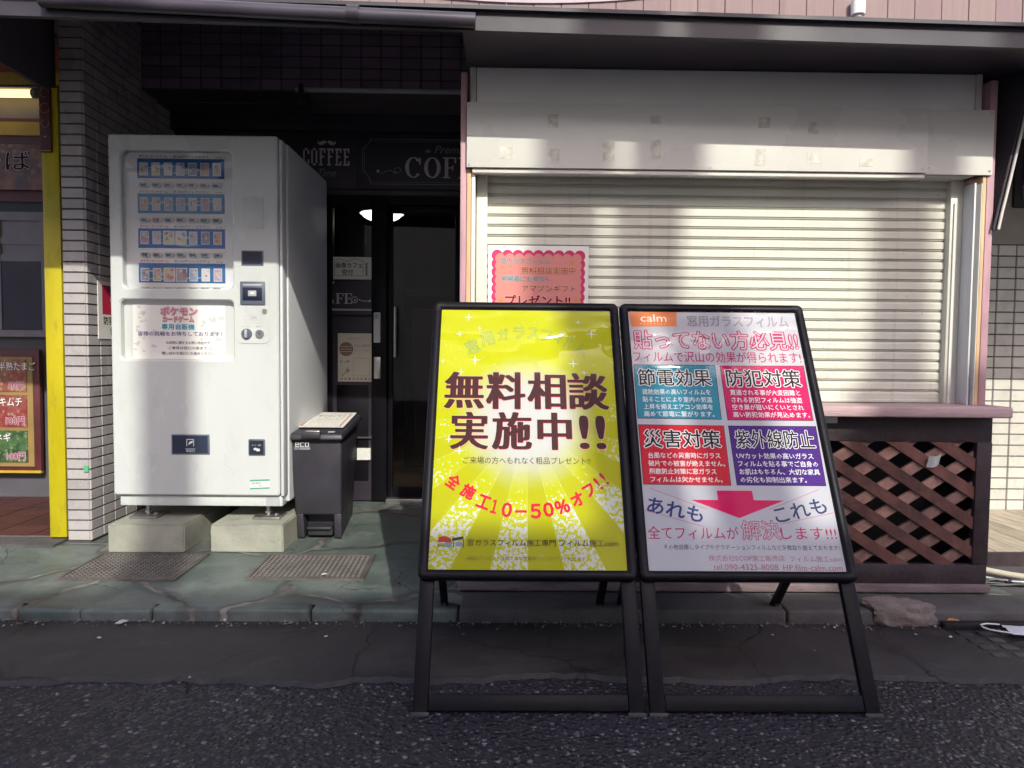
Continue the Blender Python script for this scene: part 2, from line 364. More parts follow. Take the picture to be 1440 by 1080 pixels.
M_PAPER = mat('white paper', (.78, .76, .72), .6, .03, 5, .05, 12)
M_SCREEN = mat('dark display', (.02, .02, .045), .15, .1)
M_SLOT = mat('blue grey plastic', (.11, .13, .17), .4, .06)
M_GREYP = mat('grey plastic', (.42, .43, .45), .4, .06)
M_INT = mat('brown panelled interior', (.045, .03, .026), .6, .2, 4)
M_INTF = mat('brown wooden floor', (.22, .11, .05), .4, .25, 4, stretch=(8, 1, 1))
M_DECK = mat('weathered deck plank', (.40, .34, .26), .75, .2, 6, .3, 40, stretch=(6, 1, 6), island=.15)
M_MAROON = mat('dark maroon panel', (.10, .02, .025), .5, .15)
M_STONE = mat('broken concrete lump', (.20, .16, .15), .9, .3, 14, .7, 70, dirt=(.07, .05, .05, .6), dsc=12)
M_GLASS = clear('window glass', 0, rough=.02, boost=.4)
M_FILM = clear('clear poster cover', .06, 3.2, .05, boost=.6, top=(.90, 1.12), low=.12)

# ================================================================== the setting
M_OPP = mat('white bounce wall', (.82, .80, .78), .8, .05, 2)  # unseen walls kept white to bounce light onto the shaded fronts
b = MB(); b.poly([(-40, -40, 0), (40, -40, 0), (40, 40, 0), (-40, 40, 0)], M_ASPH); b.build('road', kind='structure')
# mortar strip along the kerb with a broken front edge
b = MB(); xs = [-6+i*.035 for i in range(int(12/.035)+1)]; rr = random.Random(3); e = []; w = 0
for x in xs:
    w = w*.8+rr.uniform(-.013, .013); e.append((x, 2.105+.018*math.sin(x*1.7)+.012*math.sin(x*5.3+1)+w+(.012 if rr.random() < .08 else 0)))
top = [(x, y, .012) for x, y in e]; bot = [(x, y-.012-rr.uniform(0, .006), .001) for x, y in e]
n = len(xs); b.add(top+[(x, 2.62, .006) for x in xs], [[i, i+1, n+i+1, n+i] for i in range(n-1)], M_PATCH)
b.add(bot+top, [[i, i+1, n+i+1, n+i] for i in range(n-1)], M_PATCH); b.build('mortar_strip', kind='structure', smooth=False)
# pavement: slightly rising sheet of slate
def pz(y): return .05+(y-2.60)*.0125
b = MB(); ys = [2.60, 3.0, 3.4, 4.36]
for i in range(3): b.poly([(-2.13, ys[i], pz(ys[i])), (2.02, ys[i], pz(ys[i])), (2.02, ys[i+1], pz(ys[i+1])), (-2.13, ys[i+1], pz(ys[i+1]))], M_SLATE)
b.poly([(-7, 2.60, .05), (-2.13, 2.60, .05), (-2.13, 3.32, pz(3.32)), (-7, 3.32, pz(3.32))], M_SLATE)
b.build('pavement', kind='structure')
# kerb: rough stones end to end on the left, cast concrete on the right
b = MB(); x = -6.; rr = random.Random(11)
while x < -.16:
    x2 = min(x+rr.uniform(.42, .75), -.155)
    dy = rr.uniform(-.008, .008); dz = rr.uniform(-.004, .005)
    b.box(x+.0015, x2-.0015, 2.548+dy, 2.625, -.03, .052+dz*.5, M_SLATE, .016, 4); x = x2
x = -.155
while x < 7:
    b.box(x+.002, x+1.2, 2.545, 2.735, -.03, .057, M_KCON, .012, 3); x += 1.203
b.build('kerb', kind='structure')
# concrete threshold and red tiled floor of the noodle shop
b = MB(); b.prism([(-7, 3.30, -.02), (-2.09, 3.30, -.02), (-2.09, 3.44, -.02), (-7, 3.44, -.02)], (0, 0, .092), M_KCON); b.build('threshold', kind='structure')
b = MB(); b.box(-7, -2.05, 3.44, 4.42, -.02, .075, M_MORT)
for i in range(24):
    for j in range(5): b.box(-7.0+i*.205+.004, -7.0+(i+1)*.205-.004, 3.445+j*.195+.004, 3.445+(j+1)*.195-.004, .05, .079, M_RTILE)
b.build('tiled_floor', kind='structure', smooth=False)
# ground and dark deck on the right
b = MB(); b.prism([(2.02, 2.735, -.02), (8, 2.735, -.02), (8, 4.05, -.02), (2.02, 4.05, -.02)], (0, 0, .072), M_KCON); b.build('side_ground', kind='structure')

# ------------------------------------------------------------------ buildings
def tiles(b, O, eu, ev, w, h, tw, th, m, gap=.006, d=.006, skip=None):
    eu = Vector(eu); ev = Vector(ev); nn = eu.cross(ev); O = Vector(O)
    nu = int(round(w/tw)); nv = int(round(h/th))
    for j in range(nv):
        for i in range(nu):
            if skip and skip(i, j): continue
            p = [O+eu*(i*tw+gap/2)+ev*(j*th+gap/2), O+eu*((i+1)*tw-gap/2)+ev*(j*th+gap/2), O+eu*((i+1)*tw-gap/2)+ev*((j+1)*th-gap/2), O+eu*(i*tw+gap/2)+ev*((j+1)*th-gap/2)]
            c = sum(p, Vector())/4; q = [c+(a-c)*(1-.0035/min(tw, th))+nn*d for a in p]
            b.add(p+q, [(4, 5, 6, 7), (0, 1, 5, 4), (1, 2, 6, 5), (2, 3, 7, 6), (3, 0, 4, 7)], m)

cafe = thing('cafe_building', 'cafe building with dark recessed front, tiled corner pillar and pale boarded upper storey', 'building', (-.9, 4.3, 0))
AW = lambda y: 2.118+.0162*3.4+.425*(y-2.4)
b = MB(); b.box(-2.071, -1.964, 3.386, 4.5, -.02, 2.74, M_GROUT)
tiles(b, (-2.073, 3.386, .07), (1, 0, 0), (0, 0, 1), .111, 2.45, .111, .049, M_TILE)
tiles(b, (-1.964, 3.380, .07), (0, 1, 0), (0, 0, 1), .93, 2.65, .1035, .049, M_TILE)
b.build('corner_pillar', cafe, smooth=False)
b = MB(); b.box(-1.962, 2.4, 3.92, 4.10, 2.38, 2.78, M_GROUT)
tiles(b, (-1.962, 3.92, 2.385), (1, 0, 0), (0, 0, 1), 4.3, .36, .1075, .06, M_DARKT); b.build('tiled_lintel', cafe, smooth=False)
b = MB(); b.box(-1.962, -.2, 4.10, 4.30, 2.372, 2.40, M_SOFF); b.box(-1.962, -.12, 4.245, 4.30, 2.275, 2.372, M_DARKW)
b.box(-1.962, .5, 4.30, 4.40, 1.905, 2.372, M_DARKW); b.box(-1.962, -1.055, 4.30, 4.40, -.02, 1.905, M_DARKW); b.box(-.255, .5, 4.30, 4.40, -.02, 1.905, M_DARKW)
b.box(-1.962, -.2, 4.262, 4.30, 2.305, 2.318, M_SOFF); b.box(-1.1, -.2, 4.285, 4.30, 1.915, 1.935, M_SOFF); b.build('shop_front', cafe)
b = MB(); b.box(-9, 9, 4.0, 4.1, 2.68, 2.70, M_GROUT); rr = random.Random(5); x = -6
while x < 8:
    b.box(x+.0015, x+.1485, 3.985+rr.uniform(0, .003), 4.1, 2.70, 3.45, M_SIDE, .002, 1); x += .15
b.build('boarded_wall', cafe, smooth=False)
b = MB(); b.box(-14, 14, 3.99, 4.2, 3.46, 9.5, M_OPP); b.build('bounce_storey', cafe)  # unseen white storey added to bounce sunlight across the street
# deep room behind the glass
b = MB(); x0, x1, y0, y1, z0, z1 = -2.6, 2.2, 4.405, 7.6, .085, 2.5
b.poly([(x0, y0, z0), (x1, y0, z0), (x1, y1, z0), (x0, y1, z0)], M_INTF)
b.poly([(x0, y0, z1), (x0, y1, z1), (x1, y1, z1), (x1, y0, z1)], M_INT)
b.poly([(x0, y1, z0), (x1, y1, z0), (x1, y1, z1), (x0, y1, z1)], M_INT); b.poly([(x0, y0, z0), (x0, y1, z0), (x0, y1, z1), (x0, y0, z1)], M_INT); b.poly([(x1, y0, z0), (x1, y0, z1), (x1, y1, z1), (x1, y1, z0)], M_INT)
b.poly([(x0, y0, 1.92), (x1, y0, 1.92), (x1, y0, z1), (x0, y0, z1)], M_INT)
b.build('room', cafe, smooth=False)
# side panel beside the door: window above, painted boards below
b = MB()
b.box(-1.055, -1.025, 4.27, 4.34, .08, 1.905, M_BLACK, .003); b.box(-.79, -.70, 4.27, 4.34, .08, 1.905, M_BLACK, .003)
b.box(-1.025, -.79, 4.275, 4.33, 1.84, 1.905, M_BLACK); b.box(-1.025, -.79, 4.285, 4.33, .08, 1.40, M_DARKW)
b.box(-1.025, -.79, 4.272, 4.285, 1.225, 1.236, M_GREYP); b.box(-1.025, -.79, 4.276, 4.285, 1.19, 1.20, M_BLACK)
b.box(-1.0, -.81, 4.281, 4.285, .2, .78, M_BLACK, .002); b.box(-.90, -.79, 4.265, 4.285, .46, .468, M_STEEL); b.box(-.875, -.795, 4.262, 4.285, .33, .40, M_PAPER)
side_panel = b.build('side_panel', cafe)
b = MB(); b.box(-1.025, -.79, 4.30, 4.304, 1.40, 1.84, M_GLASS); b.build('pane', side_panel)
b = MB(); b.box(-.262, -.215, 4.27, 4.36, .08, 1.905, M_BLACK, .003); b.box(-.70, -.262, 4.28, 4.36, 1.855, 1.905, M_BLACK)
b.box(-.70, -.262, 4.24, 4.40, .06, .098, M_STEEL, .004); b.build('door_frame', cafe)
b = MB()
for a, c, e, f in ((-.698, -.668, .1, 1.852), (-.295, -.265, .1, 1.852), (-.668, -.295, 1.81, 1.852), (-.668, -.295, .1, .16)): b.box(a, c, 4.30, 4.33, e, f, M_BLACK, .003)
dr = b.build('door', cafe)
b = MB(); b.box(-.668, -.295, 4.312, 4.316, .16, 1.81, M_GLASS); b.build('pane', dr)
b = MB(); b.cyl((-.65, 4.27, .95), (-.65, 4.27, 1.25), .011, M_STEEL, 12)
for z in (.97, 1.23): b.cyl((-.65, 4.27, z), (-.65, 4.302, z), .008, M_STEEL, 10)
b.build('handle', dr)
# canopy
b = MB(); b.prism([(-3.4, 2.40, AW(2.4)-.012), (-3.4, 4.0, AW(4.0)-.012), (-3.4, 4.0, AW(4.0)+.012), (-3.4, 2.40, AW(2.4)+.012)], (7.0, 0, -.0162*7), M_ROOF)
b.prism([(-2.14, 2.585, 2.185), (-2.14, 3.44, 2.185), (-2.14, 3.44, 2.555), (-2.14, 2.585, 2.185)][:3], (.02, 0, 0), M_SOFF)
b.prism([(3.56, 2.42, 1.97), (3.56, 3.97, 1.97), (3.56, 3.97, 2.68), (3.56, 2.42, 2.03)], (.02, 0, 0), M_SOFF)
cv = b.build('canopy', cafe)
M_BOUNCE = mat('pale canopy lining', (.60, .57, .58), .7, .08, 3)
b = MB(); b.prism([(-3.3, 2.47, AW(2.47)-.020), (-3.3, 3.97, AW(3.97)-.020), (-3.3, 3.97, AW(3.97)-.015), (-3.3, 2.47, AW(2.47)-.015)], (6.7, 0, -.0162*6.7), M_BOUNCE); b.build('bounce_lining', cv)  # pale sheet added to bounce light under the canopy
def fz(x, k): return (2.104-.0162*(x+.03)) if k else (2.074-.0245*(x+.1))
b = MB(); b.prism([(-3.4, 2.385, 2.10), (3.6, 2.385, fz(3.6, 0)), (3.6, 2.385, fz(3.6, 1)), (-3.4, 2.385, fz(-3.4, 1))], (0, .02, 0), M_ROOF)
b.prism([(-3.4, 2.365, fz(-3.4, 1)), (3.6, 2.365, fz(3.6, 1)), (3.6, 2.365, fz(3.6, 1)+.012), (-3.4, 2.365, fz(-3.4, 1)+.012)], (0, .045, 0), M_ROOF); b.build('edge_board', cv)
b = MB(); b.tube([(-1.50, 2.365, 2.112), (-.5, 2.365, 2.079), (-.10, 2.365, 2.067)], .024, M_GUT, 14); b.cyl((-.515, 2.365, 2.081), (-.475, 2.365, 2.080), .029, M_ROOF, 14); b.build('gutter', cv)
b = MB(); b.box(-.15, 2.45, 2.41, 2.95, 2.092, 2.10, M_SOFF); b.build('soffit', cv)
b = MB(); b.box(-1.13, -.20, 3.885, 3.915, 2.372, 2.392, M_GREYP, .006); b.build('light_rail', cafe)

# black fabric spotlight hanging under the lintel
t = thing('spotlight', 'small black round lamp hanging under the dark tiled lintel left of the grey rail', 'lamp', (-1.09, 3.87, 2.34))
b = MB(); b.ball((-1.09, 3.87, 2.31), .05, M_BLACKP, 1, 1, .85); b.build('lamp_head', t); b = MB(); b.cyl((-1.09, 3.87, 2.34), (-1.09, 3.87, 2.40), .014, M_BLACKP, 10); b.build('stem', t)

# noodle shop
nood = thing('noodle_shop', 'noodle shop front with yellow post, maroon bands and dark window left of the tiled pillar', 'shop', (-2.9, 4.3, .07))
M_ORA = mat('orange board', (.42, .10, .02), .6); M_GREYB = mat('grey metal band', (.22, .195, .21), .5, .1); M_GREYD = mat('grey dado', (.10, .095, .11), .6, .15, 3); M_YB = mat('yellow ochre band', (.50, .33, .03), .5)
b = MB(); b.box(-7, -2.1, 4.33, 4.5, .05, 3.2, M_GREYD)
for z0, z1, m, d in ((2.60, 2.78, M_ORA, .03), (2.53, 2.60, M_YB, .035), (2.49, 2.53, M_BLACKP, .02), (2.34, 2.49, M_GREYB, .02), (2.315, 2.34, M_MAROON, .02), (2.237, 2.315, M_YB, .035), (2.18, 2.237, M_MAROON, .025), (2.78, 3.6, M_SOFF, .03), (1.85, 1.915, M_MAROON, .03), (1.79, 1.85, M_BLACKP, .02), (1.74, 1.79, M_GREYB, .03)):
    b.box(-7, -2.19, 4.33-d, 4.33, z0, z1, m)
b.build('facade', nood)
b = MB(); b.box(-2.168, -2.088, 3.40, 3.47, .08, 2.20, M_YEL, .004); b.box(-2.165, -2.10, 3.47, 4.33, .08, 2.20, M_YEL); b.build('yellow_post', nood)
b = MB(); b.box(-7, -2.20, 4.312, 4.33, 1.09, 1.74, M_GREYB)
for z in (1.62, 1.52): b.box(-7, -2.22, 4.305, 4.312, z-.02, z+.02, M_GREYB)
for x in (-2.24, -2.74, -3.02, -3.6): b.box(x-.02, x+.02, 4.302, 4.312, 1.09, 1.74, M_GREYB)
b.box(-7, -2.2, 4.29, 4.33, 1.05, 1.09, M_GREYB); wf = b.build('window_frame', nood)
b = MB(); b.box(-7, -2.22, 4.307, 4.31, 1.09, 1.50, M_SCREEN); b.build('pane', wf)
# photo signboard with lettering
t = thing('noodle_signboard', 'photo signboard of noodles with outlined hiragana above the noodle shop window', 'sign', (-3.1, 4.28, 1.92))
def foodmat(name, cols, sc):
    m, n, p = newmat(name); co = n.co((1, 1, 1)); c = n.mix(n.step(n.noise(co, sc, 6, .7), .4, .6), cols[0], cols[1]); c = n.mix(n.step(n.vor(co, sc*2.4), .1, .45, 1, 0), c, cols[2]); c = n.mix(n.step(n.noise(co, sc*.7, 3), .56, .66), c, cols[3])
    n.put(p.inputs['Base Color'], c); p.inputs['Roughness'].default_value = .35; return m
b = MB(); b.box(-6.9, -2.24, 4.275, 4.30, 1.915, 2.178, foodmat('printed noodles', ((.10, .03, .03), (.22, .09, .05), (.28, .15, .08), (.08, .05, .05)), 9)); b.build('panel', t)
b = MB(); sh = Sheet(b, (-3.36, 4.273, 2.0), (1, 0, 0), (0, 0, 1))
sh.text('焼そば', .09, .025, .57, .14, ink((.55, .5, .5)), .0004, off=.035); sh.text('焼そば', .09, .025, .57, .14, ink((.012, .01, .012)), .0010, off=.006); b.build('lettering', t, smooth=False)
# menu board
t = thing('menu_board', 'maroon framed menu board with three topping photos and prices below the noodle shop window', 'menu board', (-3.0, 4.28, .25))
b = MB(); b.box(-3.75, -2.765, 4.27, 4.30, .24, .975, M_MAROON, .004); b.box(-3.75, -2.765, 4.265, 4.29, .235, .25, M_YB); fr = b.build('frame', t)
b = MB(); b.box(-3.70, -2.80, 4.262, 4.27, .275, .93, mat('dull gold border', (.30, .20, .07), .5)); b.build('gold_border', t)
food = [('半熟たまご', '50円', ((.26, .08, .05), (.32, .16, .09), (.42, .30, .20), (.30, .05, .04))), ('キムチ', '100円', ((.24, .03, .035), (.30, .09, .07), (.4, .26, .2), (.22, .03, .03))), ('ネギ', '100円', ((.03, .06, .025), (.08, .16, .06), (.2, .28, .15), (.05, .03, .025)))]
for i, (nm, pr_, cs) in enumerate(food):
    z1 = .915-i*.212; b = MB(); b.box(-3.3, -2.835, 4.257, 4.262, z1-.19, z1, foodmat('printed food photo', cs, 14))
    sh = Sheet(b, (-3.1, 4.257, z1-.19), (1, 0, 0), (0, 0, 1)); w = .05*len(nm)+.01; u0 = .105-.03*(i == 2)
    sh.text(nm, u0-.0, .125, u0+w*.83, .175, ink((.02, .01, .01)), .0006, off=.06); sh.text(nm, u0, .125, u0+w*.83, .175, ink((.8, .75, .72)), .0012, off=.015)
    sh.text(pr_, .14 if i else .16, .012, .25, .06, ink((.75, .6, .65)), .0006, off=.05); sh.text(pr_, .14 if i else .16, .012, .25, .06, ink((.24, .03, .10)), .0012, off=.012)
    b.build('menu_photo', t, smooth=False)
# ribbon banner on the post, shop tube lamp
t = thing('ribbon_banner', 'narrow maroon banner with pale scroll pattern on the top of the yellow post', 'banner', (-2.14, 3.39, 1.9))
b = MB(); b.box(-2.166, -2.113, 3.384, 3.396, 1.90, 2.19, M_MAROON, .003); b.build('cloth', t)
b = MB(); sh = Sheet(b, (-2.166, 3.384, 1.90), (1, 0, 0), (0, 0, 1)); ik = ink((.42, .24, .22))
for k, (zc, r) in enumerate(((.27, .02), (.20, .022), (.13, .018))):
    for a in range(10): sh.line((.027+r*math.cos(a*.5+k), zc+r*math.sin(a*.5+k)), (.027+r*math.cos(a*.5+.5+k), zc+r*math.sin(a*.5+.5+k)), .003, ik, .0006)
sh.rect(.0, .004, .053, .008, ik, .0006); sh.disc(.027, .07, .008, ik, .0006, ry=.004); b.build('scroll_print', t, smooth=False)
t = thing('tube_lamp', 'lit warm fluorescent tube over the noodle shop front', 'lamp', (-3.2, 4.2, 2.45))
b = MB(); b.cyl((-4.6, 4.22, 2.452), (-2.735, 4.22, 2.452), .022, emit('warm tube light', (1, .74, .26), 1.15), 12); b.build('tube', t); b = MB(); b.box(-4.65, -2.70, 4.20, 4.31, 2.478, 2.49, M_GREYB, .003); b.cyl((-2.735, 4.22, 2.452), (-2.71, 4.22, 2.452), .026, M_GREYB, 12); b.build('housing', t)

# right-hand neighbour
nb = thing('neighbour_building', 'cream tiled neighbour wall beyond the kiosk with a plaster band and dark window', 'building', (3.2, 4.0, .05))
b = MB(); b.box(1.95, 6, 4.006, 4.2, -.02, 1.62, M_GROUTL); tiles(b, (1.95, 4.006, .105), (1, 0, 0), (0, 0, 1), 4.0, 1.512, .104, .063, M_TILEC); b.build('tiled_wall', nb, smooth=False)
b = MB(); b.box(1.95, 6, 4.0, 4.2, 1.62, 2.78, M_PLAST); b.box(2.95, 3.02, 3.985, 4.0, 1.70, 1.745, M_GREYP, .004); b.build('plaster_wall', nb)
b = MB(); b.box(2.84, 3.7, 3.975, 4.0, 1.82, 2.20, M_BLACKP, .01); wf = b.build('window_frame', nb); b = MB(); b.box(2.88, 3.66, 3.968, 3.975, 1.86, 2.16, M_SCREEN, .003); b.build('pane', wf)
b = MB(); rr = random.Random(4)
for i in range(22):
    y = 3.06+i*.0; x0 = 1.98+i*.125
    b.prism([(x0, 3.99, .085), (x0+.121, 3.99, .085), (x0+.121+.0, 3.14, .085), (x0, 3.14, .085)][::-1], (0, 0, .03), M_DECK)
b.box(1.98, 4.8, 3.115, 3.137, .053, .113, M_BROWND); o = b.build('wooden_deck', smooth=False); tag(o, 'weathered wooden plank deck in front of the cream tiled wall', 'deck')
# opposite side of the street: unseen building whose roof line shades the road, with posts added for shadow bands
opp = thing('opposite_building', 'unseen white building across the street whose roof shades the road, with added shadow posts', 'building', (0, -7, 0))
b = MB(); b.box(-14, 16, -10, -5, 0, 5.46, M_OPP); b.build('wall', opp)
for x0, x1, z1 in ((.86, 1.06, 8.1), (2.50, 2.745, 8.1), (2.85, 3.08, 8.1), (3.90, 4.09, 8.1)):
    b = MB(); b.box(x0, x1, -5.2, -5.0, 5.46, z1, M_PLAST); b.build('added_shade_post', opp)  # unseen posts added to cast the vertical shadow bands
b = MB(); b.box(3.80, 4.30, -5.6, -5.01, 5.46, 6.40, M_PLAST); b.build('added_shade_box', opp)  # unseen box added to shade the right end of the kiosk base
# ================================================================== kiosk
kio = thing('shutter_kiosk', 'take-out kiosk with closed cream roller shutter, pink counter and brown lattice base', 'kiosk', (.87, 2.76, .05))
b = MB(); b.box(-.14, 1.88, 3.02, 3.90, .05, 2.085, M_BOARD); b.build('body', kio)
b = MB(); b.box(-.112, 1.83, 2.80, 3.02, 1.945, 2.088, M_HDR, .004); b.box(-.138, -.114, 2.797, 3.02, 1.945, 2.088, M_BOARD, .003); b.box(1.832, 1.856, 2.797, 3.02, 1.945, 2.088, M_BOARD, .003); b.build('shutter_box', kio)
b = MB(); b.box(-.146, 1.611, 2.730, 2.745, 1.690, 1.932, M_BOARD, .002); b.box(1.60, 1.874, 2.7465, 2.757, 1.688, 1.934, M_BOARD, .002)
fp = b.build('fascia_panel', kio)
for x, z in ((-.137, 1.70), (-.137, 1.81), (-.137, 1.92), (1.59, 1.705), (1.63, 1.715), (1.862, 1.705), (1.862, 1.92), (.78, 1.70)): b = MB(); b.cyl((x, 2.7475 if x > 1.6 else 2.731, z), (x, 2.743 if x > 1.6 else 2.7275, z), .004, M_STEEL, 10); b.build('screw', fp)
rr = random.Random(9); stn = mat('tape residue', (.57, .55, .48), .6, .2, 40)
for x, z, w, h in ((-.02, 1.722, .05, .045), (.16, 1.712, .045, .05), (.16, 1.84, .04, .05), (.37, 1.72, .045, .07), (.55, 1.73, .04, .07), (.55, 1.86, .04, .03), (.95, 1.71, .04, .06), (.96, 1.85, .045, .04), (1.15, 1.72, .05, .04), (1.15, 1.83, .04, .045), (1.35, 1.71, .05, .03)):
    b = MB(); b.box(x, x+w, 2.7292, 2.7302, z, z+h, stn); b.build('tape_mark', fp)
b = MB(); b.box(-.125, 1.61, 2.742, 2.775, 1.672, 1.6885, M_BOARD, .003); b.box(-.10, 1.82, 2.775, 2.93, 1.690, 1.70, M_BOARD); b.build('fascia_lip', kio)
# roller shutter: 22 interlocking slats as one profile
b = MB(); pts = []; z = .812; pitch = .0405
while z < 1.70:
    pts += [(2.880, z), (2.872, z+.003), (2.8725, z+.026), (2.876, z+.031), (2.884, z+.0325), (2.884, z+.0365), (2.877, z+.0375), (2.8765, z+.040)]; z += pitch
b.add([(-.072, y, q) for y, q in pts]+[(1.782, y, q) for y, q in pts], [[i, len(pts)+i, len(pts)+i+1, i+1] for i in range(len(pts)-1)], M_SHUT)
b.box(-.072, 1.782, 2.868, 2.892, .800, .8145, M_SHUT, .003); shu = b.build('roller_shutter', kio, smooth=False)
b = MB(); b.box(-.112, -.068, 2.845, 2.90, .80, 1.69, M_SHUT, .003); b.build('guide_rail', kio)
b = MB(); b.box(1.778, 1.832, 2.845, 2.90, .80, 1.69, M_SHUT, .003); b.box(1.790, 1.800, 2.838, 2.845, .80, 1.60, M_BOARD); b.build('guide_rail', kio)
b = MB(); b.box(-.128, -.114, 2.762, 2.90, .80, 1.688, M_BOARD, .002); b.build('jamb_board', kio)
b = MB(); b.box(-.146, -.1295, 2.757, 2.98, .80, 1.69, M_WOOD, .002); b.build('pine_strip', kio)
b = MB(); b.box(-.170, -.1475, 2.752, 3.0, .80, 2.05, M_PINK, .002); b.build('corner_post', kio)
b = MB(); b.box(1.8615, 1.890, 2.7575, 3.0, .80, 2.05, M_PINK, .002); b.box(1.833, 1.8425, 2.80, 2.90, .80, 1.687, M_PINK); b.build('corner_post', kio)
b = MB(); b.box(1.846, 1.860, 2.7585, 2.98, .80, 1.687, M_WOOD, .002); b.build('pine_strip', kio)
b = MB(); b.box(1.8425, 1.8455, 2.7595, 2.80, .80, 1.66, M_BOARD); b.box(1.826, 1.833, 2.775, 2.843, .80, 1.665, M_WHITE2, .001); b.build('jamb_board', kio)
b = MB(); b.box(-.19, 1.942, 2.672, 2.86, .757, .7995, M_PINKT, .007, 3); b.build('counter', kio)
b = MB()
X0, X1, Z0, Z1, Y = -.10, 1.862, .168, .655, 2.755
b.box(-.16, 1.922, Y, Y+.03, Z1, .752, M_BROWND, .003); b.box(-.16, 1.922, Y+.001, Y+.03, .085, Z0, M_BROWND, .003)
b.box(-.16, X0, Y+.002, Y+.03, Z0, Z1, M_BROWND, .003); b.box(X1, 1.923, Y-.002, Y+.03, Z0, Z1, M_BROWND, .003); b.box(1.905, 1.921, Y+.03, 3.9, .06, .75, M_BROWND); b.box(-.16, -.145, Y+.03, 3.9, .06, .75, M_BROWND)
b.box(1.20, 1.30, 2.735, 2.755, .727, .755, M_BOARD, .002)
b.build('base_frame', kio)
def clip(poly, x0, x1, z0, z1):
    for ax, lim, sgn in ((0, x0, 1), (0, x1, -1), (1, z0, 1), (1, z1, -1)):
        out = []
        for i in range(len(poly)):
            p, q = poly[i-1], poly[i]; a, c = (p[ax]-lim)*sgn, (q[ax]-lim)*sgn
            if (a >= 0) != (c >= 0): t = a/(a-c); out.append((p[0]+(q[0]-p[0])*t, p[1]+(q[1]-p[1])*t))
            if c >= 0: out.append(q)
        poly = out
        if not poly: return []
    return poly
b = MB(); sl_ = .64; sp = .115; hw = .0255; rr = random.Random(2)
for dirn, yy in ((-1, Y+.004), (1, Y+.0165)):
    k = -20
    while k < 34:
        c = Z0+k*sp+rr.uniform(-.004, .004)+(.04 if dirn < 0 else .085)
        f = lambda x: c+dirn*sl_*(x-X0)
        p = clip([(X0-.2, f(X0-.2)-hw), (X1+.2, f(X1+.2)-hw), (X1+.2, f(X1+.2)+hw), (X0-.2, f(X0-.2)+hw)], X0, X1, Z0, Z1)
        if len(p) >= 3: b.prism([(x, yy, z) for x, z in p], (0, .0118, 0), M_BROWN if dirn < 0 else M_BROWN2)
        k += 1
b.build('lattice', kio, smooth=False)
b = MB(); b.box(-.14, 1.90, 2.95, 2.97, .06, .75, M_BLACKP); b.build('back_board', kio)
b = MB(); b.box(-.17, 1.932, 2.737, 2.80, .058, .090, M_PLINTH, .006, 3); b.build('plinth', kio)
# side flap of dark mesh with a pale rolled edge
t = thing('side_awning', 'dark mesh side awning with curved pale edge tube right of the kiosk', 'awning', (1.95, 2.9, 1.8))
M_MESH = mat('dark woven mesh', (.06, .055, .065), .7, .35, 120, .6, 300)
arc = [(2.02, 2.12), (2.005, 2.02), (1.985, 1.92), (1.965, 1.82), (1.945, 1.72), (1.925, 1.62), (1.908, 1.54), (1.897, 1.48)]
b = MB(); nA = len(arc); b.add([(x, 2.74, z) for x, z in arc]+[(1.893, 3.0, 2.10-.09*i) for i in range(nA)], [[i, i+1, nA+i+1, nA+i] for i in range(nA-1)], M_MESH)
b.add([(x-.012, 2.752, z) for x, z in arc]+[(1.892, 3.0, 2.10-.09*i) for i in range(nA)], [[nA+i, nA+i+1, i+1, i] for i in range(nA-1)], M_MESH); b.build('mesh_cloth', t)
b = MB(); b.tube([(x, 2.735, z) for x, z in arc], .0055, mat('pale aluminium tube', (.6, .56, .52), .4, .1), 8); b.build('edge_tube', t)
b = MB(); b.tube([(x-.014, 2.742, z-.002) for x, z in arc], .0045, M_MESH, 8); b.build('hem', t)

# ================================================================== vending machine
vm = thing('vending_machine', 'tall white card vending machine standing on two concrete blocks', 'vending machine', (-1.43, 3.70, .19))
xl, xr, yf = -1.812, -1.038, 3.322
b = MB(); b.box(xl+.004, xr+.018, 3.40, 4.14, .262, 1.955, M_WHITE2, .008); b.build('cabinet', vm)
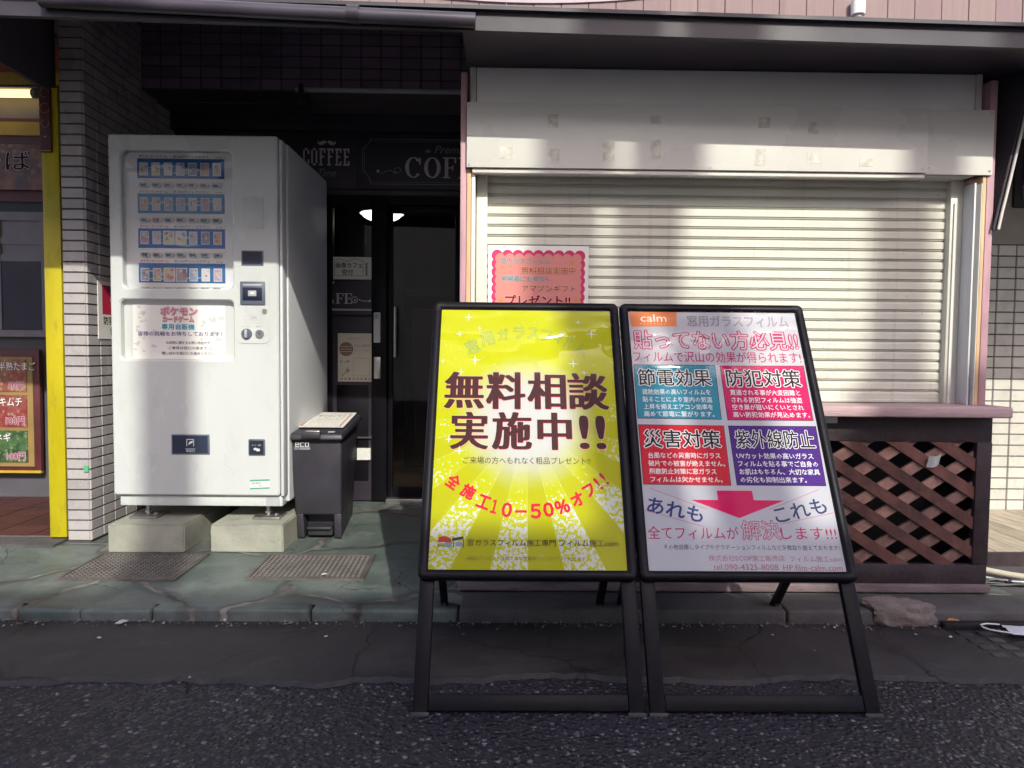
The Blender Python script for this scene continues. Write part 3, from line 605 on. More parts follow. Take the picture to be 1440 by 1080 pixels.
# front door with real openings for the display window and the lower panel
WX0, WX1, WZ0, WZ1 = -1.768, -1.247, 1.262, 1.905; LX0, LX1, LZ0, LZ1 = -1.780, -1.247, .932, 1.222
def rrect(x0, x1, z0, z1, r, n=6):
    P = []
    for cx, cz, a0 in ((x1-r, z1-r, 0), (x0+r, z1-r, 90), (x0+r, z0+r, 180), (x1-r, z0+r, 270)):
        P += [(cx+r*math.cos(R(a0+90*i/n)), cz+r*math.sin(R(a0+90*i/n))) for i in range(n+1)]
    return P
def plate(b, outer, holes, y0, y1, m, edge=.006):
    """a plate in the XZ plane with rounded holes, front face at y0, bevelled rim"""
    bm_ = bmesh.new(); es = []
    loops = []
    for L in [outer]+holes:
        vs = [bm_.verts.new((x, y0, z)) for x, z in L]; loops.append(vs)
        for i in range(len(vs)): es.append(bm_.edges.new((vs[i-1], vs[i])))
    bmesh.ops.triangle_fill(bm_, use_beauty=True, use_dissolve=False, edges=es, normal=(0, -1, 0))
    bm_.normal_update()
    for f in bm_.faces:
        if f.normal.y > 0: f.normal_flip()
    b.bm(bm_, m)
    for k, L in enumerate([outer]+holes):
        n = len(L); cx = sum(p[0] for p in L)/n; cz = sum(p[1] for p in L)/n; q = []
        for x, z in L:
            sx = edge if k == 0 else -edge; d = Vector((x-cx, z-cz)); 
            q.append((x+sx*(1 if x > cx else -1), z+sx*(1 if z > cz else -1)))
        A = [(x, y0, z) for x, z in L]; B = [(x, y0+edge, z) for x, z in q]; C_ = [(x, y1, z) for x, z in q]
        fs = [[i, (i+1) % n, n+(i+1) % n, n+i] for i in range(n)]
        if k == 0: fs = [f[::-1] for f in fs]
        b.add(A+B+C_, fs+[[n+a for a in f] for f in fs], m)
b = MB(); plate(b, rrect(xl, xr-.012, .310, 1.962, .012), [rrect(WX0, WX1, WZ0, WZ1, .03), rrect(LX0, LX1, LZ0, LZ1, .022)], yf, 3.40, M_WHITE, .006)
b.box(xr-.004, xr+.010, yf+.012, 3.40, .300, 1.955, M_WHITE2, .004)
dr = b.build('door', vm)
b = MB(); b.box(xl+.012, xr, 3.345, 3.42, .250, .300, M_WHITE, .004); b.box(-1.115, -1.052, 3.342, 3.345, .252, .296, M_GREYP); b.build('skirt', vm)
# display: backboard, product strips and buttons behind a clear pane
b = MB(); b.box(WX0-.02, WX1+.02, 3.365, 3.375, WZ0-.02, WZ1+.02, mat('pale grey plastic', (.70, .71, .73), .4, .04)); db = b.build('display_board', dr)
cardc = [(.50, .48, .46), (.62, .60, .60), (.30, .26, .35), (.55, .32, .20), (.5, .5, .6), (.65, .6, .3), (.45, .2, .3), (.25, .35, .5), (.6, .45, .35), (.2, .2, .28), (.7, .66, .6)]
rr = random.Random(21)
for r_ in range(4):
    zt = 1.905-.014-r_*.1605; u0 = -1.705; wd = .402
    b = MB(); sh = Sheet(b, (u0, 3.362, zt-.130), (1, 0, 0), (0, 0, 1))
    b.box(u0, u0+wd, 3.362, 3.366, zt-.130, zt, M_PAPER)
    sh.rect(0, .018, wd, .109, ink(((.03, .14, .36), (.04, .22, .46), (.025, .13, .42))[r_ % 3], .3), .0006)
    for k in range(7): sh.rect(rr.uniform(0, wd-.1), .107-rr.uniform(.01, .03), 0, .107, ink((.06, .22, .40), .3), .0007) if 0 else None
    for k in range(5):   # pale swooshes of the printed strip
        a = rr.uniform(.0, wd-.14); z = rr.uniform(.03, .085); sh.shape([(a, z), (a+.06, z-.006), (a+.13, z+.002), (a+.06, z+.006)], ink((.25, .45, .6), .3), .0008)
    for k in range(7):
        cx = .029+k*.0565; w = .0195; h = .030; dz = .005*((k*3+r_) % 3-1) if r_ > 1 else 0; c = cardc[(k*5+r_*3) % 11]
        big = (r_ > 1 and k in (2, 3))
        if big: w *= 1.35; h *= 1.08
        sh.rect(cx-w, .061+dz-h, cx+w, .061+dz+h, ink((.72, .70, .68), .3), .0012+.0003*k)
        c = tuple(.72*q+.28*p for q, p in zip(c, (.60, .64, .74))); sh.rect(cx-w*.86, .061+dz-h*.88, cx+w*.86, .061+dz+h*.88, ink(c, .3), .0014+.0003*k)
        for q in range(5):
            a = rr.uniform(-.7, .5)*w; z = rr.uniform(-.7, .6)*h; s_ = rr.uniform(.35, .8)*w
            sh.shape([(cx+a, .061+dz+z), (cx+a+s_, .061+dz+z+s_*rr.uniform(-.6, .6)), (cx+a+s_*.7, .061+dz+z+s_), (cx+a-s_*.2, .061+dz+z+s_*.7)], ink(cardc[rr.randrange(11)], .3), .0016+.0003*k+.00002*q)
    red = ink((.42, .05, .10) if r_ else (.10, .03, .12)); blu = ink((.10, .24, .45) if r_ else (.09, .03, .12))
    sh.text('ポケモンカードゲーム', .008, .112, .14, .125, red, .0008, off=.02); sh.text('各1000円トレカガチャ', .165, .112, .33, .125, blu, .0008, off=.012); sh.text('全7種', .36, .113, .39, .121, ink((.2, .2, .3)), .0008)
    sh.text('商品の内容は変更になる場合があります', .006, .008, .12, .013, ink((.35, .33, .33)), .0008, res=1)
    b.build('product_strip', dr, smooth=False)
    for k in range(7):
        b = MB(); cx = u0+.033+k*.0555; z = zt-.1435
        b.cyl((cx-.012, 3.3645, z), (cx-.012, 3.354, z), .0105, M_GREYP, 16); b.box(cx-.012, cx+.012, 3.354, 3.3645, z-.0105, z+.0105, M_WHITE2); b.cyl((cx+.012, 3.3645, z), (cx+.012, 3.354, z), .0105, M_WHITE2, 16)
        b.box(cx-.013, cx+.006, 3.352, 3.354, z-.0045, z+.0045, ink((.28, .04, .04)) if (r_, k) == (1, 1) else M_SLOT, .002)
        b.build('select_button', dr)
b = MB(); pn = rrect(WX0-.004, WX1+.004, WZ0-.004, WZ1+.004, .03); b.prism([(x, 3.338, z) for x, z in pn], (0, .002, 0), clear('display pane', .012, 3.5, .03, boost=.9)); b.build('window_pane', dr, smooth=False)
b = MB(); b.poly([(x, 3.337, z) for x, z in rrect(WX0, WX0+.007, WZ0+.03, WZ1-.03, .003)], M_SLOT); b.build('gasket', dr, smooth=False)
# lower recess with the printed notice
b = MB(); b.box(LX0-.01, LX1+.01, 3.360, 3.37, LZ0-.01, LZ1+.01, M_WHITE)
b.prism([(LX0-.004, 3.328, LZ1+.004), (LX0-.004, 3.36, LZ1+.004), (LX0-.004, 3.36, LZ1-.03)], (LX1-LX0+.008, 0, 0), M_WHITE2); b.build('recess', dr)
b = MB(); sh = Sheet(b, (-1.735, 3.3585, .942), (1, 0, 0), (0, 0, 1)); sh.rect(0, 0, .43, .265, M_PAPER, 0); rr = random.Random(8)
for k in range(34):
    side = k % 2; u = rr.uniform(.01, .11) if side else rr.uniform(.32, .42); v = rr.uniform(.01, .25); s_ = rr.uniform(.008, .022); a = rr.uniform(0, 6)
    sh.shape([(u+s_*q*math.cos(a+j*.9), v+s_*q*.8*math.sin(a+j*.9)) for j, q in enumerate((1, .35, .9, .3, .7, .4, .8))], ink((.60, .58, .57)), .0006+.00001*k)
for o_, c in ((.10, (.42, .06, .14)), (.055, (.78, .72, .70)), (.012, (.50, .08, .16))):
    d = .0012+(.1-o_)*.01; sh.text('ポケモン', .132, .205, .30, .242, ink(c), d, off=o_); sh.text('カードゲーム', .14, .172, .285, .20, ink(c), d, off=o_)
sh.text('専用自販機', .135, .138, .287, .164, ink((.06, .30, .42)), .0012, off=.03)
sh.text('皆様の挑戦をお待ちしております！', .025, .108, .415, .129, ink((.17, .15, .28)), .0012, off=.02)
for i, q in enumerate(('お品物に関するお問い合わせや、', 'ご意見は窓口の係まで', '問い合わせ窓口にお進みください。')): sh.text(q, .155-.01*i+.02*(i == 1), .070-i*.025, .365+.02*(i == 2)-.02*(i == 1), .084-i*.025, ink((.12, .12, .16)), .0012, off=.012)
b.build('notice_print', dr, smooth=False)
# right-hand column
b = MB(); b.box(-1.206, -1.108, yf-.0015, yf+.002, 1.546, 1.690, M_WHITE, .001); b.box(-1.160, -1.157, yf-.004, yf, 1.66, 1.70, M_STEEL); b.cyl((-1.158, yf, 1.64), (-1.158, yf-.004, 1.64), .004, M_STEEL, 10); b.build('access_plate', dr)
b = MB(); b.box(-1.213, -1.112, yf-.004, yf+.002, 1.378, 1.446, M_SLOT, .002); b.box(-1.207, -1.118, yf-.0045, yf-.0038, 1.384, 1.441, M_SCREEN); b.build('price_display', dr)
b = MB(); b.prism([(x, yf-.003, z) for x, z in rrect(-1.240, -1.084, 1.018, 1.354, .03)], (0, .004, 0), M_WHITE); cp = b.build('coin_panel', dr)
b = MB(); b.box(-1.219, -1.103, yf-.010, yf-.002, 1.196, 1.304, M_SLOT, .004); b.box(-1.204, -1.118, yf-.012, yf-.0095, 1.283, 1.292, M_GREYP, .001); b.box(-1.206, -1.116, yf-.0115, yf-.0095, 1.216, 1.276, M_SCREEN, .001)
b.box(-1.18, -1.142, yf-.013, yf-.011, 1.236, 1.262, M_GREYP, .002); b.prism([(-1.173, yf-.0135, 1.246), (-1.149, yf-.0135, 1.246), (-1.161, yf-.0135, 1.257)], (0, .001, 0), M_PAPER); b.build('note_slot', dr)
b = MB(); b.cyl((-1.107, yf, 1.168), (-1.107, yf-.008, 1.168), .012, M_STEEL, 20); b.build('return_lever', dr)
b = MB(); sh = Sheet(b, (-1.21, yf-.0032, 1.06), (1, 0, 0), (0, 0, 1)); g_ = ink((.45, .45, .47))
for z in (.052, .066, .088): sh.rect(.012, z, .092, z+.0015, g_, .0003)
sh.rect(.012, .052, .0132, .0895, g_, .0003); sh.rect(.0908, .052, .092, .0895, g_, .0003); sh.text('ご案内', .038, .072, .066, .083, ink((.25, .25, .28)), .0004); sh.text('コイン投入口', 0, .033, .042, .040, ink((.3, .3, .33)), .0004, res=1); sh.text('返却口', .062, .033, .09, .040, ink((.3, .3, .33)), .0004, res=1); b.build('panel_print', dr, smooth=False)
b = MB(); b.cyl((-1.190, yf, 1.063), (-1.190, yf-.012, 1.063), .025, M_SLOT, 28, .023); b.box(-1.196, -1.184, yf-.022, yf-.011, 1.044, 1.082, M_GREYP, .003); b.build('knob', dr)
b = MB(); b.cyl((-1.130, yf, 1.063), (-1.130, yf-.010, 1.063), .021, M_STEEL, 24, .019); b.cyl((-1.130, yf-.0095, 1.066), (-1.130, yf-.011, 1.066), .009, M_SLOT, 16); b.build('coin_slot', dr)
b = MB(); b.box(-1.546, -1.368, yf-.004, yf+.004, .497, .592, M_SLOT, .004); b.box(-1.538, -1.376, yf-.0048, yf-.0038, .504, .586, ink((.035, .045, .075), .3)); sh = Sheet(b, (-1.546, yf-.0049, .497), (1, 0, 0), (0, 0, 1)); w_ = ink((.6, .6, .6))
for q in ((.072, .040, .075, .072), (.104, .040, .107, .072), (.072, .070, .107, .073), (.066, .026, .113, .028)): sh.rect(*q, w_, .0004)
sh.shape([(.08, .046), (.10, .056), (.103, .066), (.085, .060)], w_, .0004); sh.text('取出口', .070, .012, .109, .024, w_, .0004); b.build('delivery_flap', dr)
b = MB(); b.box(-1.188, -1.110, yf-.005, yf+.004, .494, .572, M_SLOT, .005); b.box(-1.182, -1.116, yf-.0058, yf-.0048, .500, .566, ink((.03, .035, .05), .3)); sh = Sheet(b, (-1.188, yf-.0059, .494), (1, 0, 0), (0, 0, 1)); sh.text('カード・返却', .018, .046, .060, .054, w_, .0004); sh.disc(.034, .032, .009, w_, .0004, ry=.006); sh.disc(.046, .028, .010, w_, .0005, ry=.007); b.build('coin_return', dr)
b = MB(); sh = Sheet(b, (-1.182, yf-.0012, .336), (1, 0, 0), (0, 0, 1)); sh.shape([(0, 0), (.092, .004), (.092, .048), (0, .044)], M_PAPER, 0); sh.shape([(0, .036), (.092, .040), (.092, .048), (0, .044)], ink((.10, .38, .25)), .0005); sh.shape([(0, 0), (.092, .004), (.092, .010), (0, .006)], ink((.10, .38, .25)), .0005)
sh.text('故障連絡先シール', .006, .024, .084, .034, ink((.1, .1, .12)), .0006, rot=.04, res=1); sh.text('くわしくは係まで', .010, .012, .066, .021, ink((.1, .1, .12)), .0006, rot=.04, res=1); b.build('sticker', dr, smooth=False)
b = MB(); rr = random.Random(3); sc_ = ink((.16, .15, .15))
for k in range(16): 
    x = -1.30+rr.gauss(0, .022); z = .47+rr.gauss(0, .03); s_ = rr.uniform(.001, .003); b.poly([(x, yf-.0007-k*1e-5, z), (x+s_, yf-.0007-k*1e-5, z+s_*rr.uniform(-1, 1)), (x+s_*.6, yf-.0007-k*1e-5, z+s_*1.6)], sc_)
b.build('chipped_paint', dr, smooth=False)
for x, y in ((-1.70, 3.41), (-1.125, 3.41), (-1.70, 4.05), (-1.125, 4.05)):
    b = MB(); b.cyl((x, y, .198), (x, y, .262), .011, M_STEEL, 14); b.cyl((x, y, .206), (x, y, .216), .019, M_STEEL, 6); lg = b.build('leg', vm)
    b = MB(); b.box(x-.055, x+.075, y-.075, y+.05, .188, .199, M_STEEL, .002); b.cyl((x+.045, y-.02, .199), (x+.045, y-.02, .208), .010, M_STEEL, 6); b.build('foot_plate', lg)
# concrete blocks
def rough_block(name, x0, x1, y0, y1, z0, z1, label, seed):
    bm_ = bmesh.new(); q = [bm_.verts.new(v) for v in [(x, y, z) for z in (z0, z1) for y in (y0, y1) for x in (x0, x1)]]
    for f in ((0, 2, 3, 1), (4, 5, 7, 6), (0, 1, 5, 4), (2, 6, 7, 3), (0, 4, 6, 2), (1, 3, 7, 5)): bm_.faces.new([q[i] for i in f])
    bmesh.ops.bevel(bm_, geom=bm_.edges[:], offset=.006, segments=2, affect='EDGES'); bmesh.ops.subdivide_edges(bm_, edges=bm_.edges[:], cuts=3, use_grid_fill=True); r = random.Random(seed)
    for v in bm_.verts:
        if v.co.z > z0+.01: v.co += Vector((r.uniform(-1, 1), r.uniform(-1, 1), r.uniform(-1, .2)))*.0016
    b = MB(); b.bm(bm_, M_CONC); return tag(b.build(name), label, 'concrete block', 'concrete blocks under the vending machine')
rough_block('concrete_block', -1.80, -1.452, 3.232, 4.15, .055, .188, 'pale concrete block under the vending machine beside the tiled pillar', 1)
rough_block('concrete_block', -1.338, -1.005, 3.245, 4.15, .055, .188, 'pale concrete block under the vending machine beside the pedal bin', 2)

# ================================================================== pedal bin
pb = thing('pedal_bin', 'charcoal plastic pedal bin standing between the vending machine and the cafe door', 'bin', (-.92, 3.75, .068))
b = MB()
def lerp(a, c, t): return tuple(p+(q-p)*t for p, q in zip(a, c))
T = [(-1.036, 3.440, .560), (-.780, 3.444, .560), (-1.052, 4.03, .585), (-.822, 4.03, .585)]; B_ = [(-1.004, 3.462, .068), (-.788, 3.464, .068), (-1.02, 3.96, .072), (-.838, 3.96, .072)]
at = lambda i, z: lerp(B_[i], T[i], (z-.068)/.492)
zc = .182; m0 = [at(i, zc) for i in range(4)]
b.hexa(m0+T, M_BIN, .012, 3)
# lower part left and right of the pedal recess, and behind it
def slab(a0, a1, d0, d1, m=M_BIN, bev=.006):
    def pt(i0, i1, t, d, z): 
        f = lerp(at(0, z), at(1, z), t); r_ = lerp(at(2, z), at(3, z), t); return lerp(f, r_, d)
    b.hexa([pt(0, 1, a0, d0, .068), pt(0, 1, a1, d0, .068), pt(0, 1, a0, d1, .068), pt(0, 1, a1, d1, .068), pt(0, 1, a0, d0, zc+.008), pt(0, 1, a1, d0, zc+.008), pt(0, 1, a0, d1, zc+.008), pt(0, 1, a1, d1, zc+.008)], m, bev)
slab(0, .175, .001, .2); slab(.835, 1, .001, .2); slab(0, 1, .2, 1); slab(.18, .83, .16, .205, M_BIND, 0)
b.build('body', pb)
b = MB(); b.box(-.955, -.835, 3.452, 3.56, .112, .124, M_BIN, .004); b.box(-.955, -.835, 3.475, 3.56, .078, .112, M_BIND, .003); b.build('pedal', pb)
b = MB(); L = [(-1.052, 3.405, .556), (-.768, 3.410, .556), (-1.075, 4.06, .592), (-.802, 4.06, .592), (-1.046, 3.415, .588), (-.773, 3.42, .588), (-1.069, 4.05, .626), (-.806, 4.05, .626)]
b.hexa(L, M_BIN, .010, 3); ld = b.build('lid', pb)
b = MB(); b.box(-.965, -.875, 3.398, 3.44, .566, .594, M_BIND, .004); b.box(-.955, -.885, 3.43, 3.47, .592, .600, M_STEEL, .003); b.box(-.85, -.818, 3.455, 3.475, .5905, .5945, M_GREYP); b.build('latch', ld)
b = MB(); sh = Sheet(b, (-1.010, 3.4395, .507), (1, .012, 0), (0, -.045, 1)); wk = ink((.62, .62, .64))
def seg(u, v, w, h, parts, t=.004):
    for q in parts:
        if q == 't': sh.rect(u, v+h-t, u+w, v+h, wk, .0015)
        if q == 'm': sh.rect(u, v+h/2-t/2, u+w, v+h/2+t/2, wk, .0015)
        if q == 'b': sh.rect(u, v, u+w, v+t, wk, .0015)
        if q == 'l': sh.rect(u, v+t, u+t, v+h-t, wk, .0015)
        if q == 'r': sh.rect(u+w-t, v+t, u+w, v+h-t, wk, .0015)
        if q == 'R': sh.rect(u+w-t, v+h/2+t/2, u+w, v+h-t, wk, .0015)
seg(.006, .014, .020, .022, 'tmblR'); seg(.030, .014, .019, .022, 'tbl'); seg(.053, .014, .019, .022, 'tblr')
sh.rect(0, .008, .078, .010, wk, .0015); sh.rect(0, .002, .02, .004, wk, .0015); sh.rect(.024, .002, .078, .0045, wk, .0015)
b.build('logo', pb, smooth=False)
b = MB(); sh = Sheet(b, (-1.035, 3.545, .6035), (.245, 0, -.0005), (-.03, .49, .032)); sh.rect(0, 0, .238, .485, M_PAPER, .0015)
for q in ((.02, .03, .218, .036), (.02, .44, .218, .446), (.02, .036, .026, .44), (.212, .036, .218, .44)): sh.rect(*q, ink((.5, .12, .08)), .002)
sh.text('受付はこちら', .045, .33, .195, .40, ink((.25, .16, .12)), .002); 
for k in range(5): sh.text(('ゲームの順番待ちのお客様は', 'この用紙に名前を書いて', '係の者がお呼びするまで', '店内でおまちください', 'よろしくおねがいします')[k], .04, .27-k*.048, .2, .295-k*.048, ink((.4, .33, .25)), .002, res=1)
o = b.build('notice_sheet', smooth=False); tag(o, 'white notice sheet with a red border lying on the lid of the charcoal bin', 'paper')

# ================================================================== A-frame signs
LEAN = math.atan2(.64, 1.16); ca, sa = math.cos(LEAN), math.sin(LEAN)
def stand(label, cx):
    t = thing('sidewalk_sign', label, 'sign', (cx, 1.885, 0), 'black A-frame signs standing side by side')
    Q = lambda u, s, d: Vector((cx+u, 1.885+s*sa+d*ca*-1, s*ca+d*sa))      # u right, s up the panel, d towards the viewer
    M = Matrix.Identity(4); ex, ey, ez = Vector((1, 0, 0)), Vector((0, sa, ca)), Vector((0, -ca, sa))
    for i in range(3): M[i][0], M[i][1], M[i][2] = ex[i], ey[i], ez[i]
    M.translation = Vector((cx, 1.885, 0)); s0, s1, hw = .368, 1.330, .325
    # picture frame with a rounded snap profile
    b = MB(); fw = .030; prof = [(0, -.012), (0, .004), (.003, .010), (.009, .0135), (.020, .0135), (.027, .009), (.030, .002), (.030, -.012)]
    rc = .022; path = []
    for ux, sx, a0 in ((hw-rc, s1-rc, 0), (-hw+rc, s1-rc, 90), (-hw+rc, s0+rc, 180), (hw-rc, s0+rc, 270)):
        for i in range(7): a = R(a0+15*i); path.append((ux, sx, a))
    rings = []
    for ux, sx, a in path:
        rings.append([M @ Vector((ux+(rc-e)*math.cos(a) if e < rc else ux+(rc-e)*(1 if math.cos(a) > 0 else -1)*(1 if abs(math.cos(a)) > .01 else 0), sx+(rc-e)*math.sin(a) if e < rc else sx+(rc-e)*(1 if math.sin(a) > 0 else -1)*(1 if abs(math.sin(a)) > .01 else 0), d)) for e, d in prof])
    n = len(prof); N = len(rings); vs = [v for r_ in rings for v in r_]
    b.add(vs, [[k*n+j, k*n+j+1, ((k+1) % N)*n+j+1, ((k+1) % N)*n+j] for k in range(N) for j in range(n-1)], M_BLACK)
    b.box(-hw+.02, hw-.02, s0+.02, s1-.02, -.012, -.002, M_BLACKP, M=M); fr = b.build('frame', t)
    for qx, qs in ((1, 1), (-1, 1), (-1, -1), (1, -1)):
        cx_, cs_ = qx*(hw-rc), (s1-rc if qs > 0 else s0+rc); b = MB(); P3 = [(-e-.0012 if k < 4 else -e, d+.0012) for k, (e, d) in enumerate(prof)]; RG = []
        for kind, t_ in [('s', .020)]+[('a', i/6) for i in range(7)]+[('u', .020)]:
            g = []
            for e, d in P3:
                rr_ = rc+e; e_ = -e
                if kind == 's': q = (qx*rr_, -qs*t_)
                elif kind == 'u': q = (-qx*t_, qs*rr_)
                else:
                    ang = t_*math.pi/2
                    q = (qx*rr_*math.cos(ang), qs*rr_*math.sin(ang)) if rr_ > 0 else (qx*rr_, qs*rr_)
                if rr_ <= 0 and kind == 's': q = (qx*rr_, -qs*max(t_, -rr_))
                if rr_ <= 0 and kind == 'u': q = (-qx*max(t_, -rr_), qs*rr_)
                g.append(M @ Vector((cx_+q[0], cs_+q[1], d)))
            RG.append(g)
        n = len(P3); b.add([v for g in RG for v in g], [[k*n+j, k*n+j+1, (k+1)*n+j+1, (k+1)*n+j] for k in range(len(RG)-1) for j in range(n-1)], M_CAP); b.build('corner_cap', fr)
    for sx in (-1, 1):
        b = MB(); b.box(min(sx*.320, sx*.277), max(sx*.320, sx*.277), .012, s0+.15, -.036, -.0125, M_BLACK, .004, M=M); b.box(min(sx*.324, sx*.272), max(sx*.324, sx*.272), 0, .016, -.038, -.009, M_BLACKP, .003, M=M); b.build('leg', t)
    b = MB(); b.box(-.277, .277, .018, .062, -.034, -.0145, M_BLACK, .004, M=M); b.build('crossbar', t)
    # folding rear support, hinged half-way up the panel
    Z = Q(0, .62, -.04); G = Vector((cx, 2.645, .01))
    d_ = (Z-G); ln = d_.length; M2 = Matrix.Identity(4); e2 = d_.normalized(); n2 = Vector((1, 0, 0)).cross(e2)
    for i in range(3): M2[i][0], M2[i][1], M2[i][2] = (1, 0, 0)[i], e2[i], n2[i]
    M2.translation = G
    b = MB()
    for sx in (-1, 1): b.box(min(sx*.302, sx*.275), max(sx*.302, sx*.275), 0, ln, -.012, .012, M_BLACK, .003, M=M2)
    b.box(-.275, .275, .0, .032, -.0115, .0115, M_BLACK, .003, M=M2); b.box(-.275, .275, ln-.03, ln, -.0115, .0115, M_BLACK, .003, M=M2)
    rl = b.build('rear_leg', t)
    for sx in (-1, 1):
        b = MB(); b.box(min(sx*.297, sx*.281), max(sx*.297, sx*.281), .01, .085, -.0160, -.0122, M_BLACKP, M=M2); b.box(min(sx*.281, sx*.225), max(sx*.281, sx*.225), .008, .024, -.0160, -.0122, M_BLACKP, M=M2)
        b.box(min(sx*.297, sx*.281), max(sx*.297, sx*.281), .01, .085, .0122, .0160, M_BLACKP, M=M2); b.box(min(sx*.281, sx*.225), max(sx*.281, sx*.225), .008, .024, .0122, .0160, M_BLACKP, M=M2)
        for u, s_ in ((.289, .075), (.289, .050), (.262, .016), (.238, .016)):
            for dd in (-1, 1):
                c0 = M2 @ Vector((sx*u, s_, .0160*dd)); c1 = M2 @ Vector((sx*u, s_, .0185*dd)); b.cyl(c0, c1, .0045, M_STEEL, 10)
        b.build('corner_bracket', rl)
    O = Q(-.295, s0+.028, .0)
    return t, M, O, ex, ey
PW, PH = .59, .906
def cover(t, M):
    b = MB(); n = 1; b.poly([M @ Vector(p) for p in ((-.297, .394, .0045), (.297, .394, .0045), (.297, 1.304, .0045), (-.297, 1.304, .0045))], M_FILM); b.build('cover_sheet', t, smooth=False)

# ---- left: yellow poster
def yellow():
    m, n, p = newmat('printed yellow burst'); c = n.new('TexCoord'); sp = n.new('SeparateXYZ'); n.t.links.new(c.outputs['UV'], sp.inputs[0])
    u = n.math('MULTIPLY', n.math('SUBTRACT', sp.outputs[0], .50), PW); v = n.math('MULTIPLY', n.math('SUBTRACT', sp.outputs[1], .535), PH)
    a = n.math('ARCTAN2', u, n.math('MULTIPLY', v, -1)); r = n.math('SQRT', n.math('ADD', n.math('MULTIPLY', u, u), n.math('MULTIPLY', v, v)))
    ray = n.math('SINE', n.math('MULTIPLY', a, 14.)); rs = n.step(ray, -.05, .05)
    low = n.step(n.math('ABSOLUTE', a), 1.3, 2.0, 1, .15)
    col = n.mix(n.math('MULTIPLY', rs, n.math('MULTIPLY', low, .55)), (.405, .42, .0015), (.315, .31, .0015))
    col = n.mix(n.step(sp.outputs[1], .1, .75, .0, .5), col, (.45, .465, .003))
    edge = n.step(n.math('ABSOLUTE', n.math('ADD', ray, -.0)), .0, .10, 1, 0); col = n.mix(n.math('MULTIPLY', edge, n.math('MULTIPLY', low, .4)), col, (.55, .55, .2))
    co = n.new('CombineXYZ'); n.put(co.inputs[0], u); n.put(co.inputs[1], v)
    sn = n.noise(co.outputs[0], 85, 3, .6); big = n.noise(co.outputs[0], 9, 3, .6)
    dens = n.math('MULTIPLY', n.step(r, .12, .42), n.step(a, -1.35, 0.2, .75, 1.))
    dens = n.math('MULTIPLY', dens, n.math('ADD', n.math('MULTIPLY', n.math('SUBTRACT', 1, rs), .85), n.step(big, .56, .68, 0, .35)))
    dens = n.math('MULTIPLY', dens, n.step(n.math('ABSOLUTE', a), 1.75, 2.15, 1, .10))
    spl = n.step(n.math('ADD', sn, n.math('MULTIPLY', n.math('SUBTRACT', dens, .72), .26)), .505, .54)
    col = n.mix(spl, col, (.52, .52, .46))
    glow = n.step(n.math('ADD', r, n.math('MULTIPLY', n.math('SUBTRACT', big, .5), .05)), .10, .25, 1, 0)
    col = n.mix(n.math('MULTIPLY', glow, .95), col, (.47, .47, .465))
    n.put(p.inputs['Base Color'], col); p.inputs['Roughness'].default_value = .6; p.inputs['Specular IOR Level'].default_value = .08; return m
tL, ML, OL, ex, ey = stand('black A-frame sign with the yellow sunburst poster', .078)
b = MB(); sh = Sheet(b, OL, ex, ey, [(620.2, 439.8), (856.3, 440.8), (884.2, 802.9), (600.4, 803.3)], (PW, PH))
sh.rect(0, 0, PW, PH, yellow(), .0005, uv=True)
A = lambda x, y: (590+x/4.8, 420+y/4.8); A2 = lambda x, y: (590+x/4.8, 620+y/4.8)
def box1(f, x0, y0, x1, y1): p, q = f(x0, y0), f(x1, y1); return (p[0], p[1], q[0], q[1])
# arched outline heading
gr = ink((.07, .22, .10)); yl = ink((.42, .44, .06))
for ch, x, y, rot, s_ in (('窓', 350, 340, .42, 88), ('用', 450, 288, .30, 88), ('ガ', 557, 262, .16, 72), ('ラ', 665, 248, .05, 72), ('ス', 762, 250, -.05, 74), ('フ', 850, 266, -.18, 72), ('ィ', 930, 292, -.26, 48), ('ル', 1008, 312, -.34, 72), ('ム', 1088, 352, -.42, 72)):
    u0, v0, u1, v1 = sh.pxbox(*box1(A, x-s_/2, y-s_/2, x+s_/2, y+s_/2))
    sh.text(ch, u0, v0, u1, v1, gr, .0009, off=.022, rot=rot); sh.text(ch, u0, v0, u1, v1, yl, .0013, off=-.004, rot=rot)
for ch, x0, x1, y0, y1 in (('無', 172, 424, 512, 752), ('料', 455, 703, 512, 755), ('相', 735, 978, 512, 755), ('談', 1010, 1266, 516, 755), ('実', 213, 452, 778, 1024), ('施', 497, 747, 778, 1024), ('中', 805, 1020, 780, 1026), ('!!', 1088, 1250, 798, 1018)):
    bx = sh.pxbox(*box1(A, x0, y0, x1, y1)); o1 = (.036, .0) if ch != '!!' else (.024, .0)
    sh.text(ch, *bx, ink((.80, .50, .50)), .0009, off=(o1[0]+.012, o1[1]+.018), res=3); sh.text(ch, *bx, ink((.30, .02, .03)), .0013, off=(o1[0]+.005, o1[1]+.012), res=3); sh.text(ch, *bx, ink((.052, .016, .018)), .0017, off=o1, dx=-.0012, dy=.0012, res=3)
wht = ink((.66, .66, .65))
rr = random.Random(1)
for x, y, r_ in ((325, 150, 40), (400, 220, 28), (265, 260, 34), (150, 440, 22), (370, 430, 52), (275, 510, 36), (190, 960, 34), (262, 1036, 42), (1065, 178, 26), (1155, 256, 50), (1035, 452, 46), (1108, 512, 30), (1215, 326, 18), (500, 455, 10), (1040, 270, 14), (240, 420, 8), (1175, 462, 9)):
    sh.star(*sh.uv(*A(x, y)), r_/4.8*.00211, wht, .0021)
sh.ptext('ご来場の方へもれなく粗品プレゼント!!', *box1(A2, 290, 115, 1155, 163), ink((.05, .03, .03)), .0013, off=.002)
rd = ink((.52, .01, .03))
